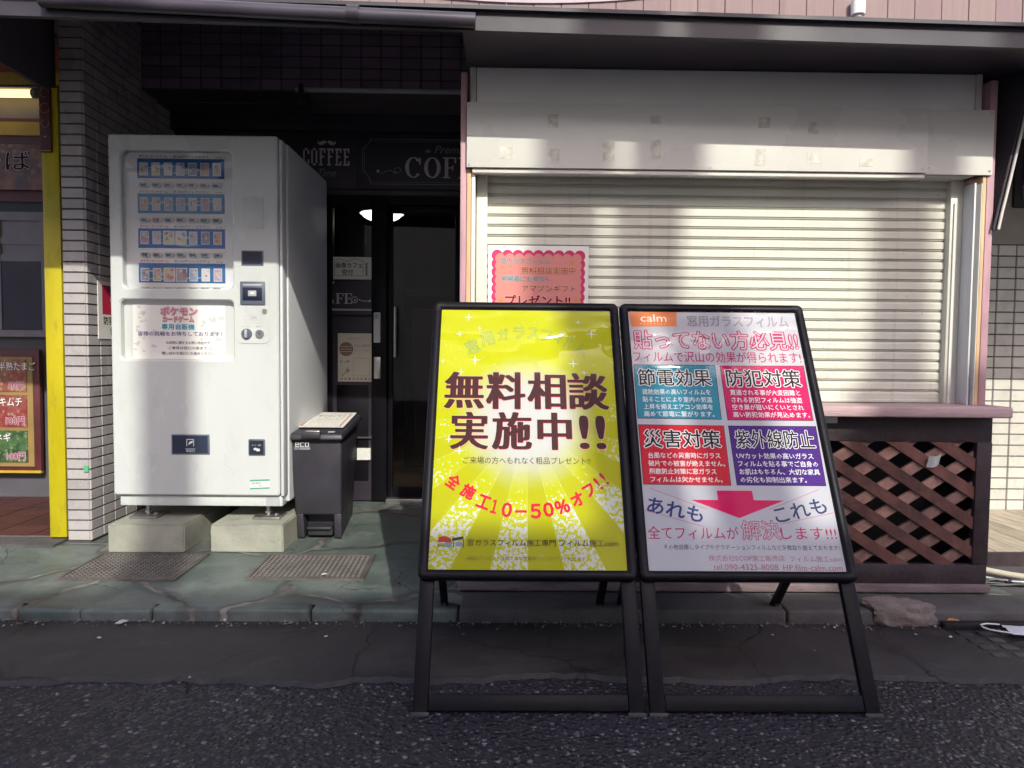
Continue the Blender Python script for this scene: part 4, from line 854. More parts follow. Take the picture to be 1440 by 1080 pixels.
for ch, x, y, rot, w, h in (('全', 225, 283, -.62, 84, 92), ('施', 325, 348, -.50, 88, 88), ('工', 430, 418, -.36, 84, 84), ('１', 503, 448, -.24, 38, 88), ('０', 588, 470, -.14, 62, 92), ('ー', 684, 480, 0, 78, 16), ('５', 785, 478, .06, 64, 92), ('０', 872, 466, .14, 64, 90), ('％', 966, 446, .24, 92, 84), ('オ', 1068, 396, .44, 80, 86), ('フ', 1150, 336, .56, 70, 76), ('!', 1208, 290, .66, 20, 90), ('!', 1248, 256, .66, 20, 90)):
    bx = sh.pxbox(*box1(A2, x-w/2, y-h/2, x+w/2, y+h/2)); sh.text(ch, *bx, rd, .0013, off=.045 if ch not in 'ー!' else .012, rot=rot)
bk = ink((.015, .012, .012))
sh.ptext('窓ガラスフィルム施工専門', *box1(A2, 318, 668, 922, 714), bk, .0013, off=.010); sh.ptext('フィルム施工calm', *box1(A2, 948, 666, 1350, 714), bk, .0013, off=.010)
sh.ptext('※粗品プレゼントは無くなり次第終了とさせていただきます。', *box1(A2, 310, 783, 1140, 811), ink((.12, .07, .02)), .0013, res=1)
for q, c in (([(115, 690), (125, 655), (160, 648), (200, 660), (215, 690)], (.40, .04, .03)), ([(215, 662), (292, 650), (292, 668), (215, 684)], (.04, .04, .05)), ([(165, 690), (212, 690), (212, 724), (165, 724)], (.18, .26, .28)), ([(118, 700), (160, 700), (160, 705), (118, 705)], (.04, .04, .05)), ([(118, 712), (160, 712), (160, 717), (118, 717)], (.04, .04, .05)), ([(116, 700), (120, 700), (120, 726), (116, 726)], (.04, .04, .05)), ([(222, 690), (228, 690), (228, 724), (222, 724)], (.04, .04, .05)), ([(240, 690), (284, 690), (284, 718), (240, 718)], (.22, .28, .30)), ([(288, 672), (294, 672), (294, 726), (288, 726)], (.04, .04, .05))):
    sh.lay += 1; sh.pshape([A2(*z) for z in q], ink(c), .0012+.0001*sh.lay)
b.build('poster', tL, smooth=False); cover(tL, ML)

# ---- right: white poster with four boxes
tR, MR, OR_, ex, ey = stand('black A-frame sign with the white poster of four coloured boxes', .733)
b = MB(); sh = Sheet(b, OR_, ex, ey, [(884.2, 442.0), (1108.5, 446.0), (1189.8, 799.8), (915.5, 801.6)], (PW, PH))
sh.rect(0, 0, PW, PH, ink((.43, .425, .455)), .0005)
B1 = lambda x, y: (870+x/4.8, 420+y/4.8); B2 = lambda x, y: (880+x/4.364, 600+y/4.364)
sh.pshape([B1(*q) for q in ((72, 112), (386, 112), (386, 206), (92, 206))], ink((.62, .20, .06)), .0009); sh.ptext('calm', *box1(B1, 150, 128, 318, 176), ink((.8, .74, .68)), .0013, off=.004); sh.ptext('window film studio'[:0] or '・・・・・・・・', *box1(B1, 150, 186, 312, 192), ink((.8, .74, .68)), .0013)
sh.ptext('窓用ガラスフィルム', *box1(B1, 455, 140, 1105, 212), ink((.10, .10, .11)), .0009, off=.012); sh.ptext('窓用ガラスフィルム', *box1(B1, 455, 140, 1105, 212), ink((.40, .385, .42)), .0013, off=-.018)
pk = ink((.42, .015, .10)); hd = ink((.50, .42, .46))
sh.ptext('貼ってない方必見!!', *box1(B1, 108, 238, 1165, 356), pk, .0009, off=.056); sh.ptext('貼ってない方必見!!', *box1(B1, 108, 238, 1165, 356), hd, .0013, off=.004)
cr = ink((.42, .02, .10)); sh.ptext('フィルムで沢山の効果が得られます!', *box1(B1, 104, 370, 1192, 440), cr, .0009, off=.008)
boxes = (((105, 450), (640, 456), (690, 811), (135, 803), B1, (.025, .22, .30)), ((670, 460), (1214, 463), (1288, 819), (728, 815), B1, (.50, .008, .10)))
for q in boxes:
    P_ = [q[4](*z) for z in q[:4]]; c = (sum(z[0] for z in P_)/4, sum(z[1] for z in P_)/4); sh.pshape(P_[::-1], bk, .0009); sh.pshape([(c[0]+(z[0]-c[0])*.986, c[1]+(z[1]-c[1])*.98) for z in P_[::-1]], ink(q[5]), .0012)
for tl, tr, br, bl, c in ((B1(138, 842), B1(705, 850), B2(648, 348), B2(116, 344), (.50, .012, .03)), (B1(732, 850), B1(1304, 853), B2(1214, 348), B2(680, 346), (.06, .015, .17))):
    P_ = [tl, tr, br, bl]; cc = (sum(z[0] for z in P_)/4, sum(z[1] for z in P_)/4); sh.pshape(P_[::-1], bk, .0009); sh.pshape([(cc[0]+(z[0]-cc[0])*.986, cc[1]+(z[1]-cc[1])*.98) for z in P_[::-1]], ink(c), .0012)
for t_, f, bx in (('節電効果', B1, (137, 482, 614, 590)), ('防犯対策', B1, (716, 488, 1193, 598)), ('災害対策', B2, (118, 14, 576, 120)), ('紫外線防止', B2, (668, 16, 1132, 122))):
    sh.ptext(t_, *box1(f, *bx), wht, .0015, off=.058); sh.ptext(t_, *box1(f, *bx), bk, .0019, off=.012)
def lines(f, rows, dxs, h):
    for (t_, x0, x1, y) in rows: sh.ptext(t_, *box1(f, x0, y-h/2, x1, y+h/2), wht, .0015, off=.014, res=1)
lines(B1, (('遮熱効果の高いフィルムを', 165, 612, 630), ('貼ることにより室内の気温', 168, 624, 679), ('上昇を抑えエアコン効率を', 175, 630, 727), ('高めて節電に繋がります。', 178, 640, 774), ('貫通される事が大変困難と', 742, 1194, 636), ('される防犯フィルムは強盗', 752, 1208, 684), ('空き巣が狙いにくいとされ', 758, 1220, 731), ('高い防犯効果が見込めます。', 765, 1262, 780)), 0, 36)
lines(B2, (('台風などの災害時にガラス', 145, 578, 167), ('破片での被害が絶えません。', 147, 608, 215), ('飛散防止対策に窓ガラス', 152, 556, 263), ('フィルムは欠かせません。', 160, 594, 312), ('UVカット効果の高いガラス', 676, 1130, 169), ('フィルムを貼る事でご自身の', 686, 1160, 216), ('お肌はもちろん、大切な家具', 695, 1172, 264), ('の劣化も抑制出来ます。', 702, 1096, 312)), 0, 35)
sh.pshape([B2(*q) for q in ((560, 378), (772, 378), (785, 435), (965, 436), (700, 545), (405, 435), (570, 435))][::-1], ink((.55, .006, .09)), .0009)
for a, c in (((155, 365), (505, 493)), ((125, 500), (490, 600)), ((875, 493), (1172, 367)), ((945, 580), (1262, 508))): sh.line(sh.uv(*B2(*a)), sh.uv(*B2(*c)), .0013, ink((.45, .06, .12)), .0009)
nv = ink((.03, .045, .15))
u0, v0, u1, v1 = sh.pxbox(*box1(B2, 143, 450, 478, 544)); sh.text('あれも', u0, v0, u1, v1, nv, .0011, off=.02, rot=-.20)
u0, v0, u1, v1 = sh.pxbox(*box1(B2, 902, 448, 1222, 542)); sh.text('これも', u0, v0, u1, v1, ink((.03, .05, .12)), .0011, off=.014, rot=.22)
sh.ptext('全てフィルムが', *box1(B2, 145, 598, 697, 678), cr, .0011, off=.002); sh.ptext('解決', *box1(B2, 716, 560, 946, 676), cr, .0011, off=.036); sh.ptext('解決', *box1(B2, 716, 560, 946, 676), ink((.43, .425, .455)), .0015, off=.004); sh.ptext('します!!!', *box1(B2, 952, 598, 1282, 672), cr, .0011, off=.002)
sh.ptext('その他目隠しタイプやグラデーションフィルムなど多数取り揃えております!', *box1(B2, 243, 708, 1304, 741), ink((.06, .06, .08)), .0011, res=1)
pc = ink((.36, .10, .14)); sh.ptext('株式会社ECOP施工販売店', *box1(B2, 518, 772, 978, 809), pc, .0011, off=-.004); sh.ptext('フィルム施工calm', *box1(B2, 1010, 772, 1318, 809), pc, .0011, off=-.004); sh.ptext('tel.090-4325-8008', *box1(B2, 548, 828, 942, 864), pc, .0011, off=-.002); sh.ptext('HP.film-calm.com', *box1(B2, 970, 828, 1326, 864), pc, .0011, off=-.002)
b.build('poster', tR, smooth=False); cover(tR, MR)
# ================================================================== shop signs, notices
def serif(sh, ch, u0, v0, u1, v1, m, d, out=None):
    w, h = u1-u0, v1-v0; cu, cv = (u0+u1)/2, (v0+v1)/2
    if ch in 'CO':
        n = 40; a0 = R(38) if ch == 'C' else 0; a1 = R(322) if ch == 'C' else 2*math.pi
        for i in range(n):
            a, c = a0+(a1-a0)*i/n, a0+(a1-a0)*(i+1)/n
            o = lambda t: (cu+w/2*math.cos(t), cv+h/2*math.sin(t)); q = lambda t: (cu+w*.27*math.cos(t), cv+h*.445*math.sin(t))
            sh.shape([q(a), o(a), o(c), q(c)], m, d)
        if ch == 'C': sh.rect(u1-w*.16, v1-h*.36, u1-w*.05, v1-h*.04, m, d+.0002)
    else:
        sh.rect(u0+w*.14, v0, u0+w*.40, v1, m, d)
        sh.rect(u0, v1-h*.06, u1, v1, m, d+.0002); sh.rect(u0+w*.4, cv-h*.025, u0+w*.78, cv+h*.03, m, d+.0002); sh.rect(u0+w*.70, cv-h*.13, u0+w*.78, cv+h*.13, m, d+.0003); sh.rect(u1-w*.11, v1-h*.27, u1, v1-h*.06, m, d+.0003)
        if ch == 'E': sh.rect(u0, v0, u1, v0+h*.06, m, d+.0002); sh.rect(u1-w*.11, v0+h*.06, u1, v0+h*.27, m, d+.0003)
        else: sh.rect(u0, v0, u0+w*.55, v0+h*.06, m, d+.0002)
M_CHALK = mat('chalk grey print', (.55, .50, .55), .6, .1, 30); M_CHALKD = mat('faint chalk print', (.26, .23, .26), .6, .1, 30); M_SLATEB = mat('blackboard', (.026, .02, .03), .5, .2, 5)
def swash(sh, pts, r, m, d):
    for i in range(len(pts)-1): sh.line(pts[i], pts[i+1], r, m, d+.00005*i)
t = thing('coffee_board', 'small blackboard sign reading COFFEE under a moustache beside the vending machine', 'sign', (-1.09, 4.29, 1.95))
b = MB(); b.box(-1.36, -.875, 4.282, 4.30, 1.945, 2.255, M_SLATEB, .003); b.build('board', t)
b = MB(); sh = Sheet(b, (-1.36, 4.282, 1.945), (1, 0, 0), (0, 0, 1))
for i, ch in enumerate('COFFEE'):
    u = .165+i*.0475; h0, h1 = .135, .235
    if ch == 'C' or ch == 'O':
        for q in ((u, h0+.012, u+.010, h1-.012), (u+.010, h0, u+.026, h0+.011), (u+.010, h1-.011, u+.026, h1)): sh.rect(*q, M_CHALK, .001)
        if ch == 'O': sh.rect(u+.026, h0+.012, u+.036, h1-.012, M_CHALK, .001)
        else: sh.rect(u+.026, h1-.035, u+.036, h1-.011, M_CHALK, .001); sh.rect(u+.026, h0+.011, u+.036, h0+.035, M_CHALK, .001)
    else:
        sh.rect(u+.004, h0, u+.015, h1, M_CHALK, .001); sh.rect(u-.001, h1-.011, u+.036, h1, M_CHALK, .0012); sh.rect(u+.015, .181, u+.029, .191, M_CHALK, .0012); sh.rect(u-.001, h0, u+.021, h0+.009, M_CHALK, .0013)
        if ch == 'E': sh.rect(u+.021, h0, u+.036, h0+.011, M_CHALK, .0013); sh.rect(u+.027, h0+.011, u+.036, h0+.026, M_CHALK, .0013)
        sh.rect(u+.027, h1-.026, u+.036, h1-.011, M_CHALK, .0013)
for s_ in (-1, 1): sh.shape([(.305, .272), (.305+s_*.012, .281), (.305+s_*.028, .277), (.305+s_*.045, .268), (.305+s_*.054, .282), (.305+s_*.052, .262), (.305+s_*.038, .253), (.305+s_*.02, .256)][::s_], M_CHALK, .001)
sh.text('Time', .25, .07, .36, .115, M_CHALKD, .001, shear=.35); swash(sh, [(.22+.008*i, .098+.006*math.sin(i*.9)) for i in range(5)], .003, M_CHALKD, .001)
b.build('lettering', t, smooth=False)
t = thing('premium_coffee_board', 'large blackboard sign with notched border and big serif COFFEE lettering above the cafe door', 'sign', (-.3, 4.29, 1.95))
b = MB(); b.box(-.872, .42, 4.278, 4.30, 1.945, 2.265, M_SLATEB, .003); b.build('board', t)
b = MB(); sh = Sheet(b, (-.872, 4.278, 1.945), (1, 0, 0), (0, 0, 1))
for o_ in (0, .012):
    P_ = [(1.26, .292-o_), (.075+o_*.4, .292-o_), (.068, .27), (.05, .25), (.028+o_, .238), (.028+o_, .105), (.05, .092), (.066, .07), (.075+o_*.4, .030+o_), (1.26, .030+o_)]
    swash(sh, P_, .0035 if not o_ else .002, M_CHALKD, .001)
x = .28
for ch in 'COFFEE':
    w = .098 if ch in 'CO' else .078; serif(sh, ch, x, .068, x+w, .190, M_CHALK, .001); x += w+.014
sh.text('Premium', .46, .212, .70, .258, M_CHALKD, .001, shear=.35); sh.disc(.415, .225, .016, M_CHALKD, .001, ry=.010); sh.disc(.12, .105, .009, M_CHALK, .001)
swash(sh, [(.13+.011*i, .098+.012*math.sin(i*.55-1.2)) for i in range(10)]+[(.235+.02*math.cos(a*.7+3.4), .112-.016*math.sin(a*.7+3.4)) for a in range(8)], .0045, M_CHALKD, .0012)
b.build('lettering', t, smooth=False)
# lettering on the side panel
b = MB(); sh = Sheet(b, (-1.025, 4.2845, 1.25), (1, 0, 0), (0, 0, 1)); wt = ink((.55, .54, .54))
serif(sh, 'F', .020, .016, .066, .078, wt, .001); serif(sh, 'E', .070, .016, .117, .078, wt, .001); sh.shape([(-.03+.031, .018), (.010, .018), (.001, .05)], wt, .001); sh.disc(.006, .142, .006, wt, .001)
swash(sh, [(.132+.018*math.cos(a*.55+.6), .040+.018*math.sin(a*.55+.6)) for a in range(11)]+[(.15+.012*i, .046-.007*i+.0009*i*i) for i in range(7)], .004, wt, .001); sh.disc(.222, .034, .007, wt, .0016); sh.disc(.135, .038, .006, wt, .0016); b.build('lettering', side_panel, smooth=False)
t = thing('reception_card', 'white card with black handwriting taped inside the glass beside the cafe door', 'notice', (-.92, 4.296, 1.42))
b = MB(); b.box(-1.022, -.792, 4.292, 4.296, 1.412, 1.545, M_PAPER, .001); sh = Sheet(b, (-1.022, 4.292, 1.412), (1, 0, 0), (0, 0, 1))
for q in ((.008, .020, .180, .022), (.178, .022, .180, .11), (.008, .022, .010, .11), (.192, .02, .205, .10)): sh.rect(*q, bk if q[0] < .19 else ink((.3, .3, .3)), .0006)
swash(sh, [(.01, .112), (.04, .122), (.08, .106), (.12, .122), (.16, .120), (.18, .106)], .002, bk, .0006); sh.text('画像カフェ', .016, .068, .174, .100, bk, .0008, off=.012); sh.text('受付', .052, .026, .118, .060, bk, .0008, off=.012); b.build('card', t, smooth=False)
t = thing('flyer', 'off-white flyer with a brown circle taped to the dark panel beside the cafe door', 'flyer', (-.88, 4.282, .8))
b = MB(); b.box(-.992, -.786, 4.2785, 4.2805, .800, 1.090, mat('off-white flyer paper', (.62, .59, .50), .5, .04), .0005); sh = Sheet(b, (-.992, 4.2785, .80), (1, 0, 0), (0, 0, 1)); br = ink((.26, .16, .13)); gg = ink((.36, .34, .27))
sh.disc(.050, .195, .042, br, .0006, 30)
for z in (.21, .195, .18): sh.rect(.014, z-.002, .086, z+.002, ink((.55, .47, .4)), .0010)
sh.text('ご案内とお知らせ', .06, .252, .15, .268, gg, .0008); sh.text('カフェの遊び方', .095, .205, .195, .225, ink((.25, .22, .18)), .0008, off=.01); sh.text('はじめてのお客様へ', .10, .182, .195, .194, ink((.28, .25, .2)), .0008, res=1)
for q in ((.09, .035, .19, .037), (.09, .14, .19, .142), (.09, .037, .092, .14), (.188, .037, .19, .14)): sh.rect(*q, gg, .0008)
rr = random.Random(6)
for k in range(12): sh.disc(rr.uniform(.015, .075), rr.uniform(.04, .14), rr.uniform(.003, .008), (gg, br)[k % 3 == 0], .0008+.00003*k, 10)
for k in range(8): sh.rect(.015+k*.024, .012, .029+k*.024, .022, (gg, br)[k % 4 == 2], .0008)
b.build('sheet', t, smooth=False)
t = thing('door_intercom', 'slim white keypad box on the black stile beside the cafe door', 'intercom', (-.752, 4.27, 1.04))
b = MB(); b.box(-.774, -.734, 4.252, 4.27, 1.035, 1.215, M_WHITE2, .004); b.box(-.768, -.745, 4.249, 4.252, 1.175, 1.205, M_GREYP, .002); b.build('case', t); b = MB(); b.box(-.774, -.734, 4.262, 4.27, .82, .95, M_STEEL, .003); b.build('strike_plate', t)
t = thing('pendant_lamp', 'lit white round pendant lamp inside the dark cafe', 'lamp', (-.955, 5.6, 2.05))
b = MB(); n = 28; prof = [(.02, .10), (.09, .085), (.15, .045), (.17, 0)]; vs = [(-.955+r_*math.cos(2*math.pi*i/n), 5.6+r_*math.sin(2*math.pi*i/n), 2.045+z) for r_, z in prof for i in range(n)]
b.add(vs, [[k*n+i, k*n+(i+1) % n, (k+1)*n+(i+1) % n, (k+1)*n+i] for k in range(3) for i in range(n)], M_WHITE2); b.build('shade', t); b = MB(); b.ball((-.955, 5.6, 2.05), .155, emit('lamp glow', (1, .95, .85), 1.2), 1, 1, .42, 3); b.build('bulb', t); b = MB(); b.cyl((-.955, 5.6, 2.13), (-.955, 5.6, 2.5), .006, M_BLACKP, 8); b.build('cord', t)
t = thing('cabinet', 'dark wooden cabinet inside the cafe behind the glass door', 'cabinet', (-.35, 5.4, .09))
b = MB(); b.box(-.75, .3, 5.4, 5.8, .085, 1.45, M_INT, .01); b.build('carcass', t)
for x in (-.73, -.22): b = MB(); b.box(x, x+.49, 5.38, 5.4, .12, 1.40, M_INT, .006); b.box(x+.05, x+.44, 5.372, 5.38, .2, 1.3, mat('cabinet panel', (.06, .04, .034), .45), .01); b.build('cabinet_door', t)
t = thing('camera_warning_notice', 'white and red security camera notice on the side of the tiled pillar', 'notice', (-1.956, 3.62, 1.0))
b = MB(); b.box(-1.9575, -1.9545, 3.465, 3.78, 1.035, 1.315, M_PAPER); sh = Sheet(b, (-1.9545, 3.465, 1.035), (0, 1, 0), (0, 0, 1)); sh.rect(.035, .120, .28, .262, ink((.52, .03, .08)), .0006); sh.shape([(.035, .262), (.28, .262), (.16, .215)], ink((.30, .03, .10)), .0009); sh.disc(.17, .195, .065, ink((.6, .6, .58)), .0012, ry=.045); sh.disc(.17, .195, .030, ink((.06, .09, .10)), .0015)
sh.text('防犯カメラ', .045, .070, .27, .110, bk, .0008, off=.012); sh.text('作動中', .10, .020, .22, .060, bk, .0008, off=.012); b.build('plate', t, smooth=False)
o = MB(); o.box(-1.985, -1.963, 3.3725, 3.3745, .402, .432, ink((.10, .42, .20))); o = o.build('green_tape'); tag(o, 'small green tape square on the tiled pillar beside the yellow post', 'tape')
# flyer on the shutter
t = thing('scalloped_poster', 'white poster with a pink scalloped frame taped to the roller shutter', 'poster', (.137, 2.868, 1.13))
b = MB(); fx0, fz0 = -.064, 1.115; b.box(fx0, fx0+.402, 2.8645, 2.8665, fz0, fz0+.302, M_PAPER, .0005); sh = Sheet(b, (fx0, 2.8645, fz0), (1, 0, 0), (0, 0, 1)); pkk = ink((.58, .05, .14)); pki = ink((.64, .25, .22)); k = 0
U0, U1, V0, V1 = .036, .366, .032, .262
for off, m in ((0, pkk), (1, pki)):
    sc_ = .021 if not off else .016; a = .012*off
    nu, nv_ = 8, 7
    for i in range(nu+1):
        for v in (V0+a, V1-a): k += 1; sh.disc(U0+a+(U1-U0-2*a)*i/nu, v, .0225-.002*off, m, .0006+.00002*k+.0004*off)
    for i in range(1, nv_):
        for u in (U0+a, U1-a): k += 1; sh.disc(u, V0+a+(V1-V0-2*a)*i/nv_, .0225-.002*off, m, .0006+.00002*k+.0004*off)
    sh.rect(U0+a, V0+a, U1-a, V1-a, m, .0006+.0016*off+.0002)
te = ink((.05, .26, .31)); og = ink((.42, .10, .02)); rdk = ink((.26, .012, .025)); go = ink((.55, .28, .06)); px5 = lambda x, y: ((x/8+670-686.3)*.402/(828-686.3), .302-(y/8+330-341.5)*.302/106)
for s_, x0, y0, x1, y1, c, o_ in (('窓ガラスフィルム', 275, 232, 825, 298, te, .008), ('無料相談実施中', 505, 328, 1115, 410, og, .014), ('来場者にもれなく', 275, 432, 825, 496, te, .012), ('アマゾンギフト', 515, 532, 1120, 606, ink((.22, .06, .03)), .012), ('プレゼント!!', 330, 648, 1060, 758, rdk, .036)):
    a, c0 = px5(x0, y1), px5(x1, y0); sh.text(s_, a[0], a[1], c0[0], c0[1], ink((.72, .50, .46)), .0030, off=o_+.03); sh.text(s_, a[0], a[1], c0[0], c0[1], c, .0034, off=o_)
for x, y, r_ in ((1078, 268, .014), (288, 338, .009), (390, 325, .007), (280, 705, .013), (1130, 700, .011)): sh.star(*px5(x, y), r_, go, .0032, .4)
b.build('sheet', t, smooth=False)
# oval board and knob on the upper wall
o = MB(); n = 60; o.prism([(.13+1.25*math.cos(2*math.pi*i/n), 3.975, 3.155+.262*math.sin(2*math.pi*i/n)) for i in range(n)], (0, .012, 0), mat('mauve grey board', (.36, .30, .34), .6, .12, 3)); o = o.build('oval_board'); tag(o, 'mauve oval board hanging low on the pink boarded upper wall', 'sign')
t = thing('insulator', 'small white cable insulator fixed low on the pink boarded wall', 'insulator', (1.92, 3.98, 2.86)); b = MB(); b.cyl((1.92, 3.955, 2.845), (1.92, 3.955, 2.92), .036, M_PAPER, 20, .038); b.cyl((1.92, 3.955, 2.83), (1.92, 3.955, 2.845), .020, M_GREYP, 14); b.build('cup', t); b = MB(); b.cyl((1.92, 3.955, 2.812), (1.92, 3.955, 2.83), .014, M_PAPER, 12); b.build('pin', t)

# ================================================================== ground things
def cover_plate(name, label, x0, x1, y0, y1, skew=0.):
    t = thing(name, label, 'drain cover', ((x0+x1)/2, y0, .058), 'iron covers in the green pavement')
    z = lambda y: pz(y)+.003
    P_ = lambda x, y, h: (x+skew*(y-y0), y, z(y)+h)
    b = MB(); w = .014
    for a in ((x0, x1, y0, y0+w), (x0, x1, y1-w, y1), (x0, x0+w, y0+w, y1-w), (x1-w, x1, y0+w, y1-w)):
        b.hexa([P_(a[0], a[2], -.02), P_(a[1], a[2], -.02), P_(a[0], a[3], -.02), P_(a[1], a[3], -.02), P_(a[0], a[2], .006), P_(a[1], a[2], .006), P_(a[0], a[3], .006), P_(a[1], a[3], .006)], M_IRON)
    b.build('rim', t)
    b = MB(); b.poly([P_(x0+w, y0+w, .001), P_(x1-w, y0+w, .001), P_(x1-w, y1-w, .001), P_(x0+w, y1-w, .001)], M_IRON)
    s_ = .0215; ny = int((y1-y0-2*w)/s_); nx = int((x1-x0-2*w)/s_)
    for j in range(ny):
        for i in range(nx):
            cx = x0+w+(i+.5+.5*(j % 2)*0)*s_; cy = y0+w+(j+.5)*s_; r_ = .0072
            q = [P_(cx-r_, cy-r_, .001), P_(cx+r_, cy-r_, .001), P_(cx+r_, cy+r_, .001), P_(cx-r_, cy+r_, .001)]; r_ *= .72; u = [P_(cx-r_, cy-r_, .0055), P_(cx+r_, cy-r_, .0055), P_(cx+r_, cy+r_, .0055), P_(cx-r_, cy+r_, .0055)]
            b.add(q+u, [(4, 5, 6, 7), (0, 1, 5, 4), (1, 2, 6, 5), (2, 3, 7, 6), (3, 0, 4, 7)], M_IRON)
    b.build('plate', t, smooth=False)
cover_plate('drain_cover', 'studded iron drain cover in the pavement in front of the charcoal bin', -1.045, -.56, 2.865, 3.20, -.03)
cover_plate('drain_cover', 'studded iron drain cover in the pavement in front of the block beside the pillar', -1.80, -1.318, 2.845, 3.20, -.01)
bm_ = bmesh.new(); bmesh.ops.create_icosphere(bm_, subdivisions=4, radius=1); rr = random.Random(12)
from mathutils import noise as NZ
for v in bm_.verts:
    c = v.co.copy(); q = Vector([max(-1, min(1, k*1.35)) for k in c]); f = 1+.22*NZ.noise(c*1.7+Vector((3, 1, 0)))+.10*NZ.noise(c*4.5)+.05*NZ.noise(c*11)
    v.co = Vector((1.475+q.x*f*.118, 2.575+q.y*f*.050, .034+q.z*f*.044+(.012 if c.x < 0 else 0)))
b = MB(); b.bm(bm_, M_STONE); tag(b.build('concrete_lump'), 'broken lump of concrete lying against the kerb under the brown lattice', 'rubble')
bm_ = bmesh.new(); bmesh.ops.create_icosphere(bm_, subdivisions=3, radius=1)
for v in bm_.verts:
    c = v.co.copy(); f = 1+.5*NZ.noise(c*2.2)+.3*NZ.noise(c*6); v.co = Vector((1.655+c.x*f*.026, 2.545+c.y*f*.016, .018+c.z*f*.014))
b = MB(); b.bm(bm_, mat('orange litter', (.55, .24, .10), .7, .4, 60)); tag(b.build('crumpled_wrapper', smooth=False), 'crumpled orange wrapper on the road beside the concrete lump', 'litter')
t = thing('drain_grate', 'black slotted rubber drain ramp lying at the kerb beside the kiosk', 'drain ramp', (2.0, 2.4, 0))
b = MB(); b.prism([(1.60, 2.24, .002), (2.9, 2.24, .002), (2.9, 2.53, .002), (1.60, 2.53, .002)], (0, 0, .006), M_BLACKP); b.box(1.60, 2.9, 2.50, 2.53, .008, .030, M_BLACKP, .003); b.build('base', t)
for i in range(17):
    for j in range(4):
        x = 1.62+i*.075; y = 2.262+j*.060; h = .004; b = MB(); b.box(x, x+.05, y, y+.034, .008, .008+h, M_BIND, .0015, 1); b.build('tread', t)
t = thing('face_mask', 'white disposable face mask lying on the black drain ramp', 'face mask', (1.84, 2.44, .02))
b = MB(); nx, ny = 14, 6; rr = random.Random(2)
vs = [(1.775+.175*i/nx+.02*j/ny, 2.40+.085*j/ny-.012*math.sin(3.1*i/nx), .031+.012*math.sin(3.14*i/nx)*math.sin(3.14*j/ny)+.003*math.sin(j*2.1)) for j in range(ny+1) for i in range(nx+1)]
b.add(vs, [[j*(nx+1)+i, j*(nx+1)+i+1, (j+1)*(nx+1)+i+1, (j+1)*(nx+1)+i] for j in range(ny) for i in range(nx)], mat('mask fabric', (.70, .70, .74), .8, .03)); b.build('fabric', t)
for pts in ([(1.785, 2.482), (1.745, 2.490), (1.715, 2.478), (1.708, 2.455), (1.72, 2.432), (1.75, 2.415), (1.778, 2.405)], [(1.955, 2.478), (1.93, 2.50), (1.96, 2.515), (2.02, 2.50), (2.06, 2.46), (2.02, 2.42), (1.955, 2.405)]): b = MB(); b.tube([(x, y, .034) for x, y in pts], .0028, M_PAPER, 6); b.build('ear_loop', t)
o = MB(); nx = 5; vs = [(1.661+.048*i/nx+.008*j/nx, 2.748-.010*math.sin(i/nx*3.1)-.004*j/nx, .557+.045*j/nx+.012*i/nx-.006*math.sin(3.1*i/nx)) for j in range(nx+1) for i in range(nx+1)]
o.add(vs, [[j*(nx+1)+i, j*(nx+1)+i+1, (j+1)*(nx+1)+i+1, (j+1)*(nx+1)+i] for j in range(nx) for i in range(nx)], mat('grey tissue', (.48, .50, .50), .8, .1, 30)); tag(o.build('paper_scrap'), 'pale grey paper scrap stuck on the brown lattice under the counter', 'litter')
def scrap(name, label, x, y, z, s_, m, seed, group=None, flat=.5):
    r = random.Random(seed); bm_ = bmesh.new(); bmesh.ops.create_icosphere(bm_, subdivisions=2, radius=1); a = r.uniform(0, 3)
    for v in bm_.verts:
        c = v.co.copy(); f = 1+.5*NZ.noise(c*1.8+Vector((seed, 0, 0))); p = Vector((c.x*f*s_, c.y*f*s_*.5, c.z*f*s_*flat*.5)); v.co = Vector((x+p.x*math.cos(a)-p.y*math.sin(a), y+p.x*math.sin(a)+p.y*math.cos(a), z+p.z))
    b = MB(); b.bm(bm_, m); return tag(b.build(name, smooth=False), label, 'litter', group)
M_SCR = mat('off white scrap', (.55, .53, .52), .7, .2, 60)
scrap('paper_scrap', 'white leaf shaped paper scrap at the kerb foot under the left concrete block', -1.355, 2.515, .016, .020, M_SCR, 4)
scrap('paper_scrap', 'white paper scrap on the drain cover in front of the charcoal bin', -.73, 2.90, .070, .012, M_SCR, 14)
rr = random.Random(44)
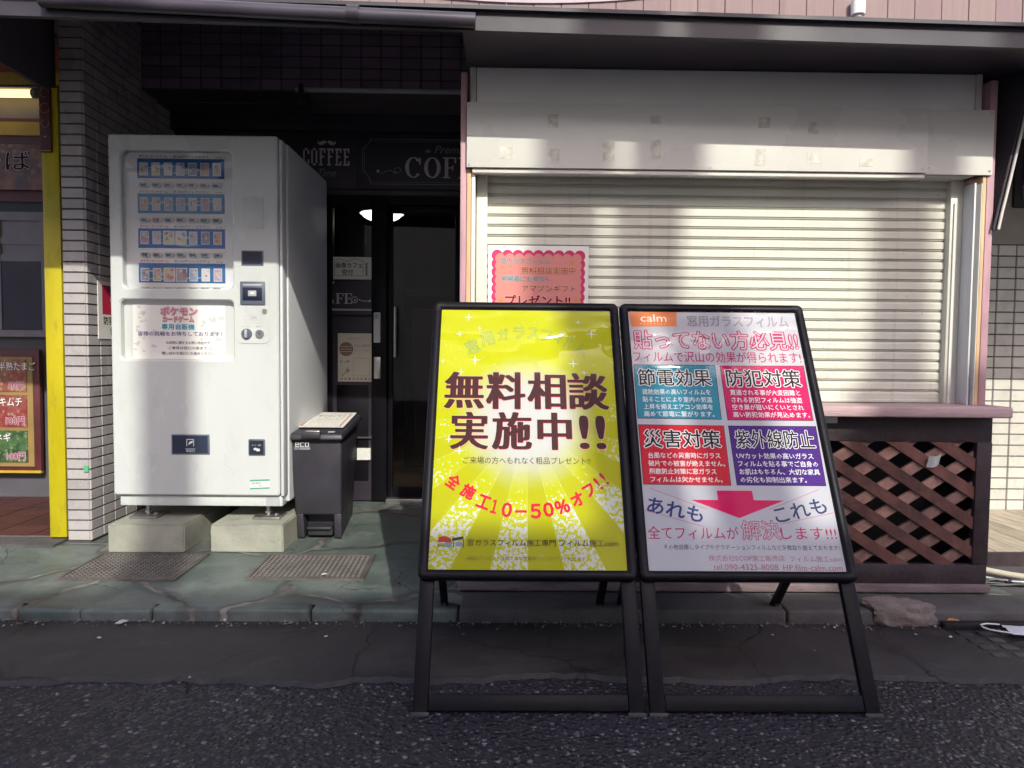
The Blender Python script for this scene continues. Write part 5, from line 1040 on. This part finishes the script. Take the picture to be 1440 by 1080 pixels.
for k, (px_, py_) in enumerate(((-.66, 2.51), (-.60, 2.40), (-1.36, 2.38), (-.30, 2.52), (.95, 2.43), (1.04, 2.30), (1.46, 2.44), (-.78, 2.53), (.62, 2.5), (1.2, 2.5), (-1.0, 2.545), (1.57, 2.42))):
    scrap('grit_crumb', 'white crumb of litter on the dark mortar strip along the kerb', px_, py_, .014, .0075*rr.uniform(.6, 1.2), M_SCR, 20+k, 'white crumbs along the kerb', .6)
# loose gravel collecting at the kerb foot
b = MB(); rr = random.Random(77); M_GRV = mat('loose grit', (.14, .12, .12), .8, .4, 40, island=.6)
for k in range(1500):
    x = rr.uniform(-2.3, 2.2); y = 2.545-abs(rr.gauss(0, .030)) if rr.random() < .7 else rr.uniform(1.35, 2.1); s_ = rr.choice((.0015, .002, .003, .004, .0065))*rr.uniform(.8, 1.3); z = .012 if y > 2.09 else .001; a = rr.uniform(0, 6)
    p = [(x+s_*math.cos(a+i*2.1)*rr.uniform(.7, 1.2), y+s_*math.sin(a+i*2.1)*rr.uniform(.7, 1.2), z-.001) for i in range(3)]; b.add(p+[(x, y, z+s_*rr.uniform(.6, 1))], [(0, 1, 3), (1, 2, 3), (2, 0, 3)], M_GRV)
b.build('loose_grit', kind='stuff', smooth=False)
# pipe and tangled cables at the right end of the kiosk
o = MB(); o.tube([(2.02, 3.05, .075), (2.14, 2.92, .075), (2.4, 2.78, .073), (3.2, 2.60+.2, .072)], .013, mat('cream plastic pipe', (.62, .57, .44), .4, .1), 10); tag(o.build('drain_pipe'), 'cream plastic pipe lying on the ground in front of the wooden deck', 'pipe')
rr = random.Random(31)
for k, (lab, c) in enumerate((('black cable loop coiled on the ground at the right end of the kiosk', M_BLACKP), ('grey cable running beside the coiled black loop at the kiosk end', M_GREYP), ('thin black wire lying nearest the kerb at the kiosk end', M_BLACKP))):
    o = MB()
    if k == 0: pts = [(2.0+.09*math.cos(i*.6)+.012*i, 2.86+.035*math.sin(i*.6), .058+.004*(i % 3)) for i in range(24)]
    elif k == 1: pts = [(1.95+.045*i, 2.98-.022*i+.012*math.sin(i*1.3), .059) for i in range(12)]
    else: pts = [(1.95+.05*i, 2.88-.012*i+.014*math.sin(i*.9), .057) for i in range(12)]
    o.tube(pts, .0055 if k < 2 else .004, c, 6); tag(o.build('cable'), lab, 'cable')
#BODY
